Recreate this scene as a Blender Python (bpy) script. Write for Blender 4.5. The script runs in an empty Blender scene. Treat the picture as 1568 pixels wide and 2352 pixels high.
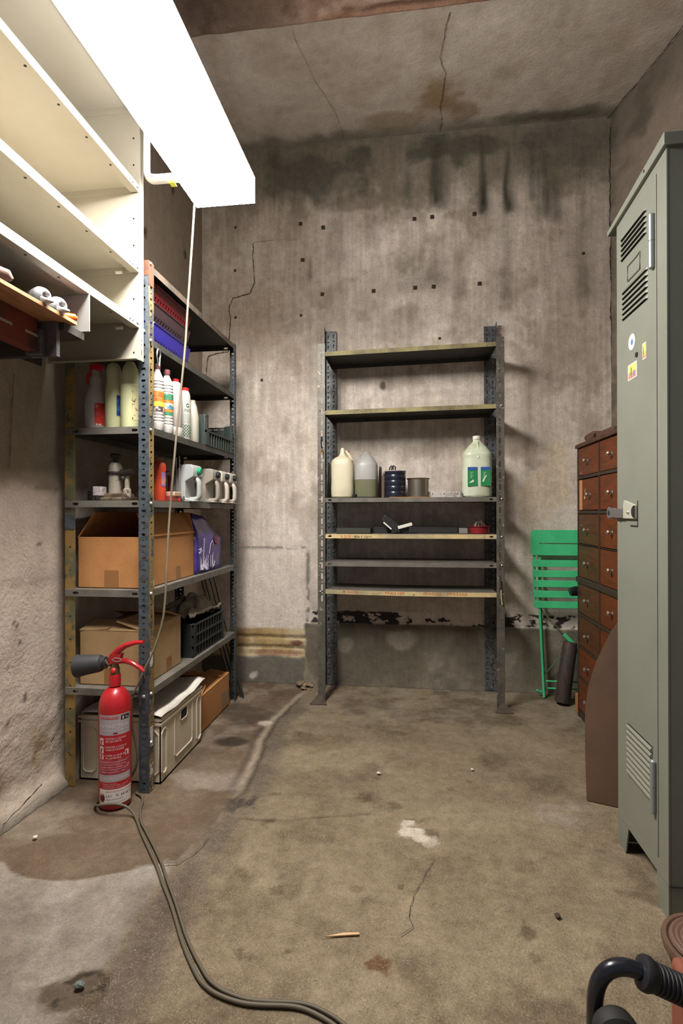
import bpy, bmesh, math, random
import numpy as np
from mathutils import Matrix, Vector, noise as mnoise

random.seed(7)
S = bpy.context.scene
COL = S.collection

# ------------------------------------------------------------------ camera
CAM_H, F_PX, YAW, PITCH, ROLL = 1.06, 1232.3, .12807, .00196, .00185
fw = Vector((-math.sin(YAW)*math.cos(PITCH), math.cos(YAW)*math.cos(PITCH), math.sin(PITCH)))
rt = Vector((math.cos(YAW), math.sin(YAW), 0)); dn = fw.cross(rt)
r2 = math.cos(ROLL)*rt + math.sin(ROLL)*dn
d2 = -math.sin(ROLL)*rt + math.cos(ROLL)*dn
cam_d = bpy.data.cameras.new('camera')
cam = bpy.data.objects.new('camera', cam_d); COL.objects.link(cam)
m4 = Matrix((( r2.x, -d2.x, -fw.x, 0), (r2.y, -d2.y, -fw.y, 0), (r2.z, -d2.z, -fw.z, CAM_H), (0, 0, 0, 1)))
cam.matrix_world = m4
cam_d.sensor_fit = 'VERTICAL'; cam_d.sensor_height = 36; cam_d.sensor_width = 24
cam_d.lens = F_PX/2352*36
cam_d.clip_start = .02
S.camera = cam

# ------------------------------------------------------------------ light and exposure
LAMP_STRENGTH = 88.0      # downward face of the diffuser
LAMP_SIDE = 62.0          # its flanks
W = bpy.data.worlds.new('world'); S.world = W; W.use_nodes = True
W.node_tree.nodes['Background'].inputs[0].default_value = (.80, .88, 1.0, 1)
W.node_tree.nodes['Background'].inputs[1].default_value = .20
S.view_settings.view_transform = 'Standard'; S.view_settings.look = 'None'
S.view_settings.gamma = 1; S.view_settings.use_curve_mapping = False
S.view_settings.exposure = 0.0

# ------------------------------------------------------------------ helpers
def lin(v):
    v /= 255.0
    return v/12.92 if v <= .04045 else ((v+.055)/1.055)**2.4
def C(r, g, b): return (lin(r), lin(g), lin(b))

MATS = {}
def M(name, c, rough=.6, metal=0.0, c2=None, sc=20, thr=(.5, .6), fine=0.0, fsc=160, bump=0.0, bsc=60,
      emit=0.0, stretch=(1, 1, 1), sss=0.0, trans=0.0, coat=0.0, c3=None, sc3=8, thr3=(.55, .62)):
    if name in MATS: return MATS[name]
    m = bpy.data.materials.new(name); m.use_nodes = True
    nt = m.node_tree; N = nt.nodes; L = nt.links
    p = N['Principled BSDF']
    p.inputs['Roughness'].default_value = rough; p.inputs['Metallic'].default_value = metal
    tc = N.new('ShaderNodeTexCoord'); mp = N.new('ShaderNodeMapping'); mp.inputs['Scale'].default_value = stretch
    L.new(tc.outputs['Object'], mp.inputs['Vector'])
    rgb = N.new('ShaderNodeRGB'); rgb.outputs[0].default_value = (*c, 1)
    out = rgb.outputs[0]
    def patch(out, col, scale, th, off):
        n = N.new('ShaderNodeTexNoise'); n.inputs['Scale'].default_value = scale; n.inputs['Detail'].default_value = 6
        n.inputs['Roughness'].default_value = .62
        mp2 = N.new('ShaderNodeMapping'); mp2.inputs['Location'].default_value = (off, off*1.7, off*.6)
        L.new(mp.outputs[0], mp2.inputs[0]); L.new(mp2.outputs[0], n.inputs['Vector'])
        r = N.new('ShaderNodeMapRange'); r.inputs[1].default_value = th[0]; r.inputs[2].default_value = th[1]
        L.new(n.outputs[0], r.inputs[0])
        x = N.new('ShaderNodeMix'); x.data_type = 'RGBA'
        L.new(r.outputs[0], x.inputs[0]); L.new(out, x.inputs[6]); x.inputs[7].default_value = (*col, 1)
        return x.outputs[2]
    if c2: out = patch(out, c2, sc, thr, 0)
    if c3: out = patch(out, c3, sc3, thr3, 3.3)
    if fine:
        n = N.new('ShaderNodeTexNoise'); n.inputs['Scale'].default_value = fsc; n.inputs['Detail'].default_value = 3
        L.new(mp.outputs[0], n.inputs['Vector'])
        r = N.new('ShaderNodeMapRange'); r.inputs[1].default_value = .25; r.inputs[2].default_value = .75
        r.inputs[3].default_value = 1-fine; r.inputs[4].default_value = 1+fine
        L.new(n.outputs[0], r.inputs[0])
        x = N.new('ShaderNodeMix'); x.data_type = 'RGBA'; x.blend_type = 'MULTIPLY'; x.inputs[0].default_value = 1
        L.new(out, x.inputs[6]); L.new(r.outputs[0], x.inputs[7]); out = x.outputs[2]
    L.new(out, p.inputs['Base Color'])
    if bump:
        n = N.new('ShaderNodeTexNoise'); n.inputs['Scale'].default_value = bsc; n.inputs['Detail'].default_value = 5
        L.new(mp.outputs[0], n.inputs['Vector'])
        b = N.new('ShaderNodeBump'); b.inputs['Strength'].default_value = bump; b.inputs['Distance'].default_value = .01
        L.new(n.outputs[0], b.inputs['Height']); L.new(b.outputs[0], p.inputs['Normal'])
    if sss:
        p.inputs['Subsurface Weight'].default_value = sss; p.inputs['Subsurface Radius'].default_value = (.03, .03, .03)
    if trans: p.inputs['Transmission Weight'].default_value = trans
    if coat: p.inputs['Coat Weight'].default_value = coat
    if emit:
        p.inputs['Emission Color'].default_value = (*c, 1); p.inputs['Emission Strength'].default_value = emit
    MATS[name] = m
    return m

def colmat(name, fine=.2, fsc=120, speck=None, bump=.3, bsc=80, rough=.9, streak=0):
    """painted-on wear comes from the mesh's own colour attribute, fine grain from noise"""
    m = bpy.data.materials.new(name); m.use_nodes = True
    nt = m.node_tree; N = nt.nodes; L = nt.links; p = N['Principled BSDF']
    p.inputs['Roughness'].default_value = rough
    p.inputs['Specular IOR Level'].default_value = .25
    a = N.new('ShaderNodeAttribute'); a.attribute_name = 'wear_shade'
    tc = N.new('ShaderNodeTexCoord')
    def mul(out, scale, lo, hi, det=4, a0=.28, a1=.72):
        n = N.new('ShaderNodeTexNoise'); n.inputs['Scale'].default_value = scale; n.inputs['Detail'].default_value = det
        n.inputs['Roughness'].default_value = .65
        L.new(tc.outputs['Object'], n.inputs['Vector'])
        r = N.new('ShaderNodeMapRange'); r.inputs[1].default_value = a0; r.inputs[2].default_value = a1
        r.inputs[3].default_value = lo; r.inputs[4].default_value = hi
        L.new(n.outputs[0], r.inputs[0])
        x = N.new('ShaderNodeMix'); x.data_type = 'RGBA'; x.blend_type = 'MULTIPLY'; x.inputs[0].default_value = 1
        L.new(out, x.inputs[6]); L.new(r.outputs[0], x.inputs[7])
        return x.outputs[2]
    out = mul(a.outputs['Color'], fsc, 1-fine, 1+fine)
    out = mul(out, fsc/7, 1-fine*.7, 1+fine*.7, 5)
    if streak:
        tc0 = tc; mpn = N.new('ShaderNodeMapping'); mpn.inputs['Scale'].default_value = (1, 1, .07)
        L.new(tc.outputs['Object'], mpn.inputs[0])
        n = N.new('ShaderNodeTexNoise'); n.inputs['Scale'].default_value = 55; n.inputs['Detail'].default_value = 5; n.inputs['Roughness'].default_value = .7
        L.new(mpn.outputs[0], n.inputs['Vector'])
        r = N.new('ShaderNodeMapRange'); r.inputs[1].default_value = .3; r.inputs[2].default_value = .7
        r.inputs[3].default_value = 1-streak; r.inputs[4].default_value = 1+streak
        L.new(n.outputs[0], r.inputs[0])
        x = N.new('ShaderNodeMix'); x.data_type = 'RGBA'; x.blend_type = 'MULTIPLY'; x.inputs[0].default_value = 1
        L.new(out, x.inputs[6]); L.new(r.outputs[0], x.inputs[7]); out = x.outputs[2]
    if speck:
        for sc, th, colr, k in speck:
            v = N.new('ShaderNodeTexVoronoi'); v.inputs['Scale'].default_value = sc
            L.new(tc.outputs['Object'], v.inputs['Vector'])
            r = N.new('ShaderNodeMapRange'); r.inputs[1].default_value = th; r.inputs[2].default_value = th*.55
            r.inputs[3].default_value = 0; r.inputs[4].default_value = k
            L.new(v.outputs['Distance'], r.inputs[0])
            n2 = N.new('ShaderNodeTexNoise'); n2.inputs['Scale'].default_value = sc*.17; n2.inputs['Detail'].default_value = 3
            L.new(tc.outputs['Object'], n2.inputs['Vector'])
            g = N.new('ShaderNodeMapRange'); g.inputs[1].default_value = .38; g.inputs[2].default_value = .6
            L.new(n2.outputs[0], g.inputs[0])
            mm = N.new('ShaderNodeMath'); mm.operation = 'MULTIPLY'
            L.new(r.outputs[0], mm.inputs[0]); L.new(g.outputs[0], mm.inputs[1])
            m2 = N.new('ShaderNodeMath'); m2.operation = 'MULTIPLY'; L.new(mm.outputs[0], m2.inputs[0]); L.new(a.outputs['Alpha'], m2.inputs[1]); mm = m2
            x = N.new('ShaderNodeMix'); x.data_type = 'RGBA'
            L.new(mm.outputs[0], x.inputs[0]); L.new(out, x.inputs[6]); x.inputs[7].default_value = (*colr, 1)
            out = x.outputs[2]
    L.new(out, p.inputs['Base Color'])
    if bump:
        n = N.new('ShaderNodeTexNoise'); n.inputs['Scale'].default_value = bsc; n.inputs['Detail'].default_value = 6
        L.new(tc.outputs['Object'], n.inputs['Vector'])
        b = N.new('ShaderNodeBump'); b.inputs['Strength'].default_value = bump; b.inputs['Distance'].default_value = .008
        L.new(n.outputs[0], b.inputs['Height']); L.new(b.outputs[0], p.inputs['Normal'])
    return m

def setp(o, label=None, cat=None, group=None, kind=None):
    if label: o['label'] = label
    if cat: o['category'] = cat
    if group: o['group'] = group
    if kind: o['kind'] = kind
    return o
def thing(name, label, cat, loc=(0, 0, 0), group=None, rz=0):
    o = bpy.data.objects.new(name, None); COL.objects.link(o); o.location = loc; o.rotation_euler = (0, 0, rz)
    o.empty_display_size = .05
    return setp(o, label, cat, group)
def dup(root, loc, label=None, group=None, name=None):
    r = root.copy(); COL.objects.link(r); r.location = loc
    if label: r['label'] = label
    if group: r['group'] = group
    for ch in list(root.children):
        c = ch.copy(); COL.objects.link(c); c.parent = r
        for g in list(ch.children):
            d = g.copy(); COL.objects.link(d); d.parent = c
    return r

def smooth_path(P, it=2):
    P = [Vector(p) for p in P]
    for _ in range(it):
        Q = [P[0]]
        for a, b in zip(P[:-1], P[1:]): Q += [a*.75+b*.25, a*.25+b*.75]
        P = Q+[P[-1]]
    return P

def basis(ax):
    z = Vector(ax).normalized()
    x = Vector((0, 0, 1)).cross(z)
    if x.length < 1e-4: x = Vector((1, 0, 0))
    x.normalize(); y = z.cross(x)
    return x, y, z

class MB:
    def __init__(s, org=(0, 0, 0)):
        s.v = []; s.f = []; s.m = []; s.o = Vector(org)
    def add(s, vs, fs, m=0):
        b = len(s.v)
        s.v += [tuple(Vector(v)-s.o) for v in vs]
        s.f += [tuple(i+b for i in f) for f in fs]
        s.m += (list(m) if isinstance(m, (list, tuple)) else [m]*len(fs))
        return s
    def box(s, x0, y0, z0, x1, y1, z1, m=0):
        vs = [(x, y, z) for z in (z0, z1) for y in (y0, y1) for x in (x0, x1)]
        return s.add(vs, [(0, 2, 3, 1), (4, 5, 7, 6), (0, 1, 5, 4), (2, 6, 7, 3), (0, 4, 6, 2), (1, 3, 7, 5)], m)
    def obox(s, c, u, v, w, hu, hv, hw, m=0):
        c = Vector(c); u = Vector(u).normalized()*hu; v = Vector(v).normalized()*hv; w = Vector(w).normalized()*hw
        vs = [c+a*u+b*v+d*w for d in (-1, 1) for b in (-1, 1) for a in (-1, 1)]
        return s.add(vs, [(0, 2, 3, 1), (4, 5, 7, 6), (0, 1, 5, 4), (2, 6, 7, 3), (0, 4, 6, 2), (1, 3, 7, 5)], m)
    def bar(s, a, b, w, h, up=(0, 0, 1), m=0):
        a = Vector(a); b = Vector(b); d = (b-a); L = d.length; d.normalize()
        sd = d.cross(Vector(up)); sd.normalize(); u2 = sd.cross(d)
        return s.obox((a+b)/2, d, sd, u2, L/2, w/2, h/2, m)
    def quad(s, a, b, c, d, m=0): return s.add([a, b, c, d], [(0, 1, 2, 3)], m)
    def prism(s, poly, plane, a0, a1, m=0):
        def P(p, a):
            return {'XZ': (p[0], a, p[1]), 'YZ': (a, p[0], p[1]), 'XY': (p[0], p[1], a)}[plane]
        n = len(poly); vs = [P(p, a0) for p in poly]+[P(p, a1) for p in poly]
        fs = [tuple(range(n))[::-1], tuple(range(n, 2*n))]+[(i, (i+1) % n, n+(i+1) % n, n+i) for i in range(n)]
        return s.add(vs, fs, m)
    def tube(s, pts, r, n=8, m=0, closed=False, flat=None):
        pts = [Vector(p) for p in pts]; k = len(pts); vs = []; fs = []
        rs = r if isinstance(r, (list, tuple)) else [r]*k
        ref = None
        for i, p in enumerate(pts):
            a = pts[(i-1) % k] if (closed or i > 0) else p; b = pts[(i+1) % k] if (closed or i < k-1) else p
            d = (b-a).normalized()
            if ref is None:
                ref = Vector(flat) if flat else (Vector((0, 0, 1)) if abs(d.z) < .9 else Vector((1, 0, 0)))
            x = ref.cross(d); x.normalize(); y = d.cross(x)
            if not flat: ref = y
            for j in range(n):
                t = 2*math.pi*j/n
                rr = rs[i] if not isinstance(rs[i], tuple) else rs[i]
                if isinstance(rr, tuple): vs.append(p+x*math.cos(t)*rr[0]+y*math.sin(t)*rr[1])
                else: vs.append(p+x*math.cos(t)*rr+y*math.sin(t)*rr)
        rng = k if closed else k-1
        for i in range(rng):
            i2 = (i+1) % k
            for j in range(n):
                fs.append((i*n+j, i*n+(j+1) % n, i2*n+(j+1) % n, i2*n+j))
        if not closed:
            fs.append(tuple(range(n))[::-1]); fs.append(tuple((k-1)*n+j for j in range(n)))
        return s.add(vs, fs, m)
    def lathe(s, prof, c=(0, 0, 0), ax=(0, 0, 1), n=20, sx=1, sy=1, m=0, ref=None, sq=0):
        x, y, z = basis(ax)
        if abs(z.z) > .999: x, y = Vector((1, 0, 0)), Vector((0, 1, 0))
        c = Vector(c); vs = []; fs = []; ms = []
        k = len(prof)
        for (r, h) in prof:
            for j in range(n):
                t = 2*math.pi*(j+.5)/n; ct, st = math.cos(t), math.sin(t)
                q = 1.0
                if sq:
                    q = (abs(ct)**sq+abs(st)**sq)**(-1.0/sq)
                vs.append(c+x*(ct*r*sx*q)+y*(st*r*sy*q)+z*h)
        for i in range(k-1):
            for j in range(n):
                fs.append((i*n+j, i*n+(j+1) % n, (i+1)*n+(j+1) % n, (i+1)*n+j))
                ms.append(m[i] if isinstance(m, (list, tuple)) else m)
        fs.append(tuple(range(n))[::-1]); ms.append(m[0] if isinstance(m, (list, tuple)) else m)
        fs.append(tuple((k-1)*n+j for j in range(n))); ms.append(m[-1] if isinstance(m, (list, tuple)) else m)
        return s.add(vs, fs, ms)
    def holed(s, o, u, v, Wd, H, holes, m=0):
        """sheet Wd x H with one row of holes (cu, cv, hu, hv)"""
        o = Vector(o); u = Vector(u); v = Vector(v)
        P = lambda a, b: o+u*a+v*b
        x = 0.0
        def rect(a, b):
            if b-a > 1e-5: s.add([P(a, 0), P(b, 0), P(b, H), P(a, H)], [(0, 1, 2, 3)], m)
        for (cu, cv, hu, hv) in sorted(holes):
            mg = .003
            a, b = cu-hu-mg, cu+hu+mg
            if a < x or b > Wd: continue
            rect(x, a)
            out = []; inn = []
            for i in range(12):
                t = math.radians(45+30*i)
            cor = [(b, H), (a, H), (a, 0), (b, 0)]
            for q in range(4):
                p0 = cor[q]; p1 = cor[(q+1) % 4]
                for k in range(3):
                    out.append((p0[0]+(p1[0]-p0[0])*k/3, p0[1]+(p1[1]-p0[1])*k/3))
            for i in range(12):
                t = math.radians(45+30*i); ct, st = math.cos(t), math.sin(t)
                e = 4.0
                q = (abs(ct)**e+abs(st)**e)**(-1/e) if abs(hu-hv) > 1e-4 else 1
                inn.append((cu+hu*ct*q, cv+hv*st*q))
            vs = [P(*p) for p in out]+[P(*p) for p in inn]
            s.add(vs, [(i, (i+1) % 12, 12+(i+1) % 12, 12+i) for i in range(12)], m)
            x = b
        rect(x, Wd)
        return s
    def obj(s, name, mats, parent=None, smooth=35, bevel=0, solid=0, segs=2, kind=None, sub=0):
        me = bpy.data.meshes.new(name)
        me.from_pydata(s.v, [], s.f)
        if not isinstance(mats, (list, tuple)): mats = [mats]
        for m in mats: me.materials.append(m)
        me.polygons.foreach_set('material_index', s.m)
        bm = bmesh.new(); bm.from_mesh(me)
        if solid: bmesh.ops.remove_doubles(bm, verts=bm.verts, dist=2e-5)
        if not solid: bmesh.ops.recalc_face_normals(bm, faces=bm.faces)
        bm.to_mesh(me); bm.free()
        if smooth:
            me.polygons.foreach_set('use_smooth', [True]*len(me.polygons))
            me.set_sharp_from_angle(angle=math.radians(smooth))
        me.update()
        o = bpy.data.objects.new(name, me); COL.objects.link(o)
        if parent is not None: o.parent = parent
        else: o.location = s.o
        if solid:
            md = o.modifiers.new('thickness', 'SOLIDIFY'); md.thickness = solid; md.offset = 0
        if bevel:
            md = o.modifiers.new('bevel', 'BEVEL'); md.width = bevel; md.segments = segs; md.limit_method = 'ANGLE'
            md.angle_limit = math.radians(40)
        if sub:
            md = o.modifiers.new('subdivide', 'SUBSURF'); md.levels = sub; md.render_levels = sub
        if kind: o['kind'] = kind
        return o

_tc = {}
def glyphs(txt):
    if txt in _tc: return _tc[txt]
    cu = bpy.data.curves.new('tmp', 'FONT'); cu.body = txt; cu.size = 1; cu.resolution_u = 2
    ob = bpy.data.objects.new('tmp', cu); COL.objects.link(ob)
    dg = bpy.context.evaluated_depsgraph_get()
    me = bpy.data.meshes.new_from_object(ob.evaluated_get(dg))
    vs = np.array([v.co[:2] for v in me.vertices]); fs = [tuple(p.vertices) for p in me.polygons]
    bpy.data.objects.remove(ob); bpy.data.curves.remove(cu); bpy.data.meshes.remove(me)
    vs = vs-vs.min(0); vs = vs/vs.max(0)      # unit box
    _tc[txt] = (vs, fs)
    return _tc[txt]
def text(mb, txt, o, u, v, w, h, m=0):
    vs, fs = glyphs(txt); o = Vector(o); u = Vector(u); v = Vector(v)
    mb.add([o+u*(a*w)+v*(b*h) for a, b in vs], fs, m)

# numpy noise
_rng = np.random.default_rng(11)
_LAT = _rng.random((256, 256))
def vn(x, y, seed=0):
    xi = np.floor(x).astype(int); yi = np.floor(y).astype(int); xf = x-xi; yf = y-yi
    u = xf*xf*(3-2*xf); w = yf*yf*(3-2*yf); s = seed*37
    g = lambda a, b: _LAT[(a+s) & 255, (b+s*3) & 255]
    return (g(xi, yi)*(1-u)+g(xi+1, yi)*u)*(1-w)+(g(xi, yi+1)*(1-u)+g(xi+1, yi+1)*u)*w
def fbm(x, y, o=5, seed=0):
    t = 0; a = .5; n = 0
    for i in range(o):
        t = t+a*vn(x*2**i, y*2**i, seed+i); n += a; a *= .55
    return t/n
def ss(a, b, x):
    t = np.clip((x-a)/(b-a), 0, 1); return t*t*(3-2*t)
def mixc(c, d, t): return c*(1-t[..., None])+np.array(d)*t[..., None]
def spot(x, y, cx, cy, rx, ry, n, k=.8, soft=.5):
    d = np.sqrt(((x-cx)/rx)**2+((y-cy)/ry)**2)+(n-.5)*k*2
    return 1-ss(1-soft, 1.0, d)
def segd(x, y, pts):
    d = np.full(x.shape, 9.0)
    for (a, b) in zip(pts[:-1], pts[1:]):
        ax, ay = a; bx, by = b; L = (bx-ax)**2+(by-ay)**2
        t = np.clip(((x-ax)*(bx-ax)+(y-ay)*(by-ay))/L, 0, 1)
        d = np.minimum(d, np.hypot(x-ax-t*(bx-ax), y-ay-t*(by-ay)))
    return d
def gridmesh(name, P, colr, mat, kind='structure', flip=False, extra=None, grain=None):
    """P (h,w,3) positions, colr (h,w,3) linear colours"""
    h, w = P.shape[:2]
    idx = np.arange(h*w).reshape(h, w)
    F = np.stack([idx[:-1, :-1], idx[:-1, 1:], idx[1:, 1:], idx[1:, :-1]], -1).reshape(-1, 4)
    if flip: F = F[:, ::-1]
    V = P.reshape(-1, 3).tolist(); FF = F.tolist(); cc = colr.reshape(-1, 3); ms = [0]*len(FF)
    if extra is not None and extra.v:
        b = len(V); V += extra.v; FF += [tuple(i+b for i in f) for f in extra.f]; ms += [1+m for m in extra.m]
        cc = np.vstack([cc, np.full((len(extra.v), 3), .02)])
    gr = np.ones((len(cc), 1))
    if grain is not None: gr[:grain.size, 0] = grain.ravel()
    me = bpy.data.meshes.new(name); me.from_pydata(V, [], FF)
    at = me.color_attributes.new('wear_shade', 'FLOAT_COLOR', 'POINT')
    at.data.foreach_set('color', np.hstack([np.clip(cc, 0, 1), gr]).astype(np.float32).ravel())
    me.materials.append(mat); me.materials.append(M('crack_dark', C(78, 68, 57), .95)); me.materials.append(M('square_hole_dark', C(74, 58, 44), .9))
    me.polygons.foreach_set('material_index', ms)
    me.polygons.foreach_set('use_smooth', [True]*len(FF))
    me.update()
    o = bpy.data.objects.new(name, me); COL.objects.link(o); o['kind'] = kind
    return o
def crack(mb, pts, nrm, w=.004, jit=.006, m=0, off=.0012):
    nrm = Vector(nrm).normalized(); pts = [Vector(p) for p in pts]; q = []
    for a, b in zip(pts[:-1], pts[1:]):
        n = max(2, int((b-a).length/.012)); d = (b-a).normalized(); sd = d.cross(nrm)
        for i in range(n): pp = a+(b-a)*(i/n); q.append(pp+sd*jit*(1.3*mnoise.noise(pp*11)+.7*mnoise.noise(pp*34)+.35*mnoise.noise(pp*90)))
    q.append(pts[-1])
    prev = None
    for i, p in enumerate(q):
        d = (q[min(i+1, len(q)-1)]-q[max(i-1, 0)]).normalized(); sd = d.cross(nrm)
        ww = w*random.uniform(.35, 1)*.5
        cur = (p+sd*ww+nrm*off, p-sd*ww+nrm*off)
        if prev: mb.quad(prev[0], prev[1], cur[1], cur[0], m)
        prev = cur

# ------------------------------------------------------------------ shared materials
post_blue = M('slotted_steel_blue_grey', C(84, 94, 102), .55, .25, c2=C(58, 66, 72), sc=45, thr=(.45, .65), fine=.15, fsc=300)
post_dark = M('slotted_steel_dark', C(58, 64, 68), .55, .3, c2=C(42, 46, 48), sc=30, thr=(.45, .6), fine=.1)
post_ochre = M('chipped_ochre_paint', C(132, 112, 70), .7, 0, c2=C(74, 76, 72), sc=24, thr=(.5, .54), c3=C(186, 176, 158), sc3=17, thr3=(.6, .63), stretch=(1, 1, .45))
post_rust = M('rusty_post_top', C(98, 62, 42), .85, 0, c2=C(74, 56, 46), sc=30, thr=(.45, .6))
post_green = M('patchy_green_yellow_paint', C(146, 116, 62), .7, 0, c2=C(96, 96, 70), sc=6, thr=(.46, .54), c3=C(80, 74, 62), sc3=22, thr3=(.62, .66))
tray_grey = M('grey_shelf_steel', C(118, 114, 106), .55, .1, c2=C(92, 88, 80), sc=12, thr=(.4, .7), fine=.1)
tray_dark = M('dark_shelf_steel', C(72, 70, 64), .6, .15, c2=C(52, 52, 50), sc=10, thr=(.4, .7), fine=.1)
tray_yellow = M('worn_yellow_green_paint', C(150, 140, 96), .7, 0, c2=C(112, 104, 74), sc=7, thr=(.42, .6), c3=C(96, 74, 52), sc3=26, thr3=(.63, .68), fine=.12, fsc=90)
post_olive = M('olive_grey_post', C(106, 104, 94), .5, .3, c2=C(84, 82, 74), sc=14, thr=(.4, .65), c3=C(150, 148, 140), sc3=40, thr3=(.62, .66))
tray_beige = M('worn_beige_yellow_paint', C(206, 184, 132), .7, 0, c2=C(160, 150, 116), sc=5, thr=(.42, .6), c3=C(130, 100, 70), sc3=26, thr3=(.66, .7), fine=.12, fsc=90)
bolt_m = M('zinc_bolt', C(190, 188, 182), .35, .7)
hole_black = M('dark_recess', C(22, 22, 22), .9)
white_pl = M('white_plastic', C(186, 180, 173), .45, sss=.15, c2=C(166, 158, 150), sc=14, thr=(.45, .7))
cream_pl = M('cream_plastic', C(212, 204, 176), .5, sss=.15, c2=C(190, 180, 150), sc=10, thr=(.5, .75))
cream_paint = M('cream_enamel', C(170, 164, 149), .5, 0, c2=C(164, 157, 141), sc=5, thr=(.4, .7))
black_rb = M('black_rubber', C(30, 31, 34), .5)
red_paint = M('red_enamel', C(176, 22, 32), .35, 0, c2=C(168, 36, 42), sc=6, thr=(.45, .7), coat=.25)
cardboard = M('brown_cardboard', C(192, 136, 82), .85, 0, c2=C(174, 120, 70), sc=9, thr=(.4, .7), fine=.06)
cardboard_in = M('cardboard_inside', C(150, 112, 74), .9)
cardboard_pale = M('pale_cardboard', C(178, 148, 106), .85, 0, c2=C(164, 134, 94), sc=9, thr=(.4, .7), fine=.05)
tape = M('packing_tape', C(150, 106, 62), .4)
paper = M('white_paper', C(220, 214, 204), .8, c2=C(196, 190, 180), sc=8, thr=(.45, .7))
green_ct = M('dark_green_crate', C(44, 54, 50), .55)
wood = M('plank_wood', C(190, 130, 84), .7, 0, c2=C(164, 106, 64), sc=6, thr=(.4, .7), stretch=(8, 1, 8))

# ================================================================== SETTING
# ---- back wall
YB = 3.29
xs = np.linspace(-1.36, 1.19, 420); zs = np.concatenate([np.linspace(0, .355, 40), np.linspace(.36, .475, 40), np.linspace(.485, 3.38, 290)])
X, Z = np.meshgrid(xs, zs)
n1 = fbm(X*3, Z*3, 5, 1); n2 = fbm(X*26, Z*2.2, 4, 2); n3 = fbm(X*28, Z*28, 4, 3); n4 = fbm(X*7, Z*7, 5, 4); n5 = fbm(X*1.3+4, Z*1.1, 4, 9)
base = np.zeros(X.shape+(3,))+np.array(C(200, 188, 175))
base = mixc(base, C(218, 207, 195), ss(.45, .7, n1)*.85)
base = mixc(base, C(166, 152, 137), ss(.5, .72, n4)*.7)
base = mixc(base, C(158, 142, 122), ss(-.2, -1.0, X)*ss(1.6, 2.3, Z)*.5)
n7 = fbm(X*60, Z*3.5, 3, 12)
base *= (.80+.40*n2)[..., None]*(.86+.28*n7)[..., None]*(.88+.24*n3)[..., None]*(.86+.28*n5)[..., None]
# damp top band, smudges and drips
top = ss(2.84, 3.12, Z+.35*(n4-.5)+.22*(n2-.5)+.03*X)
base = mixc(base, C(122, 114, 98), top*.82)
base = mixc(base, C(88, 85, 74), spot(X, Z, -.62, 3.18, .48, .2, n4)*.75)
base = mixc(base, C(96, 82, 66), spot(X, Z, -.3, 2.98, .3, .07, n4)*.5)
base = mixc(base, C(84, 84, 72), spot(X, Z, .35, 3.27, .55, .1, n4)*.8)
base = mixc(base, C(98, 96, 84), spot(X, Z, .9, 3.22, .45, .18, n4)*.6)
for cx, z0, z1, w, k in ((.165, 3.34, 2.9, .05, .6), (.14, 3.3, 3.0, .02, .5), (.43, 3.3, 2.86, .022, .7), (.415, 3.1, 2.85, .03, .4), (.578, 3.25, 2.84, .022, .75), (.60, 3.1, 2.85, .035, .35),
                         (.72, 3.25, 2.9, .02, .45), (.79, 3.25, 2.8, .05, .45), (.86, 3.2, 2.75, .03, .3), (-.02, 3.2, 2.85, .03, .3), (-.25, 3.2, 2.7, .05, .22), (.02, 2.75, 2.4, .16, .22), (.14, 2.7, 2.45, .05, .3), (-.62, 2.7, 2.5, .02, .4),
                         (.3, 2.7, 2.35, .04, .25), (.56, 2.7, 2.3, .03, .3), (-.45, 3.1, 2.6, .06, .2), (1.0, 3.2, 2.3, .05, .3)):
    xx = X-cx+.03*(vn(Z*5, Z*0+cx*9, 5)-.5)
    base = mixc(base, C(70, 66, 56), np.exp(-(xx/(w*(.55+.75*np.clip((z0-Z)/(z0-z1), 0, 1))))**2)*1.25*(.5+.7*np.clip((z0-Z)/(z0-z1), 0, 1))*ss(z1-.04, z1+.05, Z+.06*(n3-.5))*(1-ss(z0-.1, z0+.05, Z))*np.minimum(k*(.6+n2), .85))
base = mixc(base, C(150, 136, 124), spot(X, Z, .9, 2.0, .28, .22, n4, 1.0)*.5)
base = mixc(base, C(138, 124, 112), spot(X, Z, .95, 1.85, .2, .06, n4, 1.0)*.5)
base = mixc(base, C(160, 138, 114), spot(X, Z, -.95, 2.3, .3, .3, n4, 1.1)*.4)
base = mixc(base, C(214, 196, 164), spot(X, Z, .8, 1.15, .16, .28, n4, 1.0)*.6)
base = mixc(base, C(226, 216, 206), spot(X, Z, .9, .99, .16, .16, n3, .9)*.6)
base = mixc(base, C(222, 211, 200), ss(1.3, .8, Z+.3*(n1-.5))*.35*(Z < 1.5))
base = mixc(base, C(66, 60, 56), spot(X, Z, -.17, 1.84, .022, .03, n3, .4)*.8)
# pale patch to the left and its dark edge
left = ss(-.63, -.66, X+.02*(n3-.5))
pal = left*ss(.86, .82, Z+.03*(n3-.5))
base = mixc(base, C(222, 211, 198), pal*.45)
base = mixc(base, C(70, 64, 60), np.exp(-((Z-.843+.012*(n3-.5))/.008)**2)*left*ss(-1.1, -1.0, X)*.7*(n4 > .4))
base = mixc(base, C(86, 80, 76), np.exp(-((X+.632+.02*(n3-.5))/.014)**2)*ss(.84, .8, Z)*ss(.36, .42, Z)*.75*ss(.35, .55, n3))
base = mixc(base, C(160, 152, 142), ss(-.64, -.61, X)*ss(.62, .42, Z+.15*(n4-.5))*.6*ss(.3, -.4, X))
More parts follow.
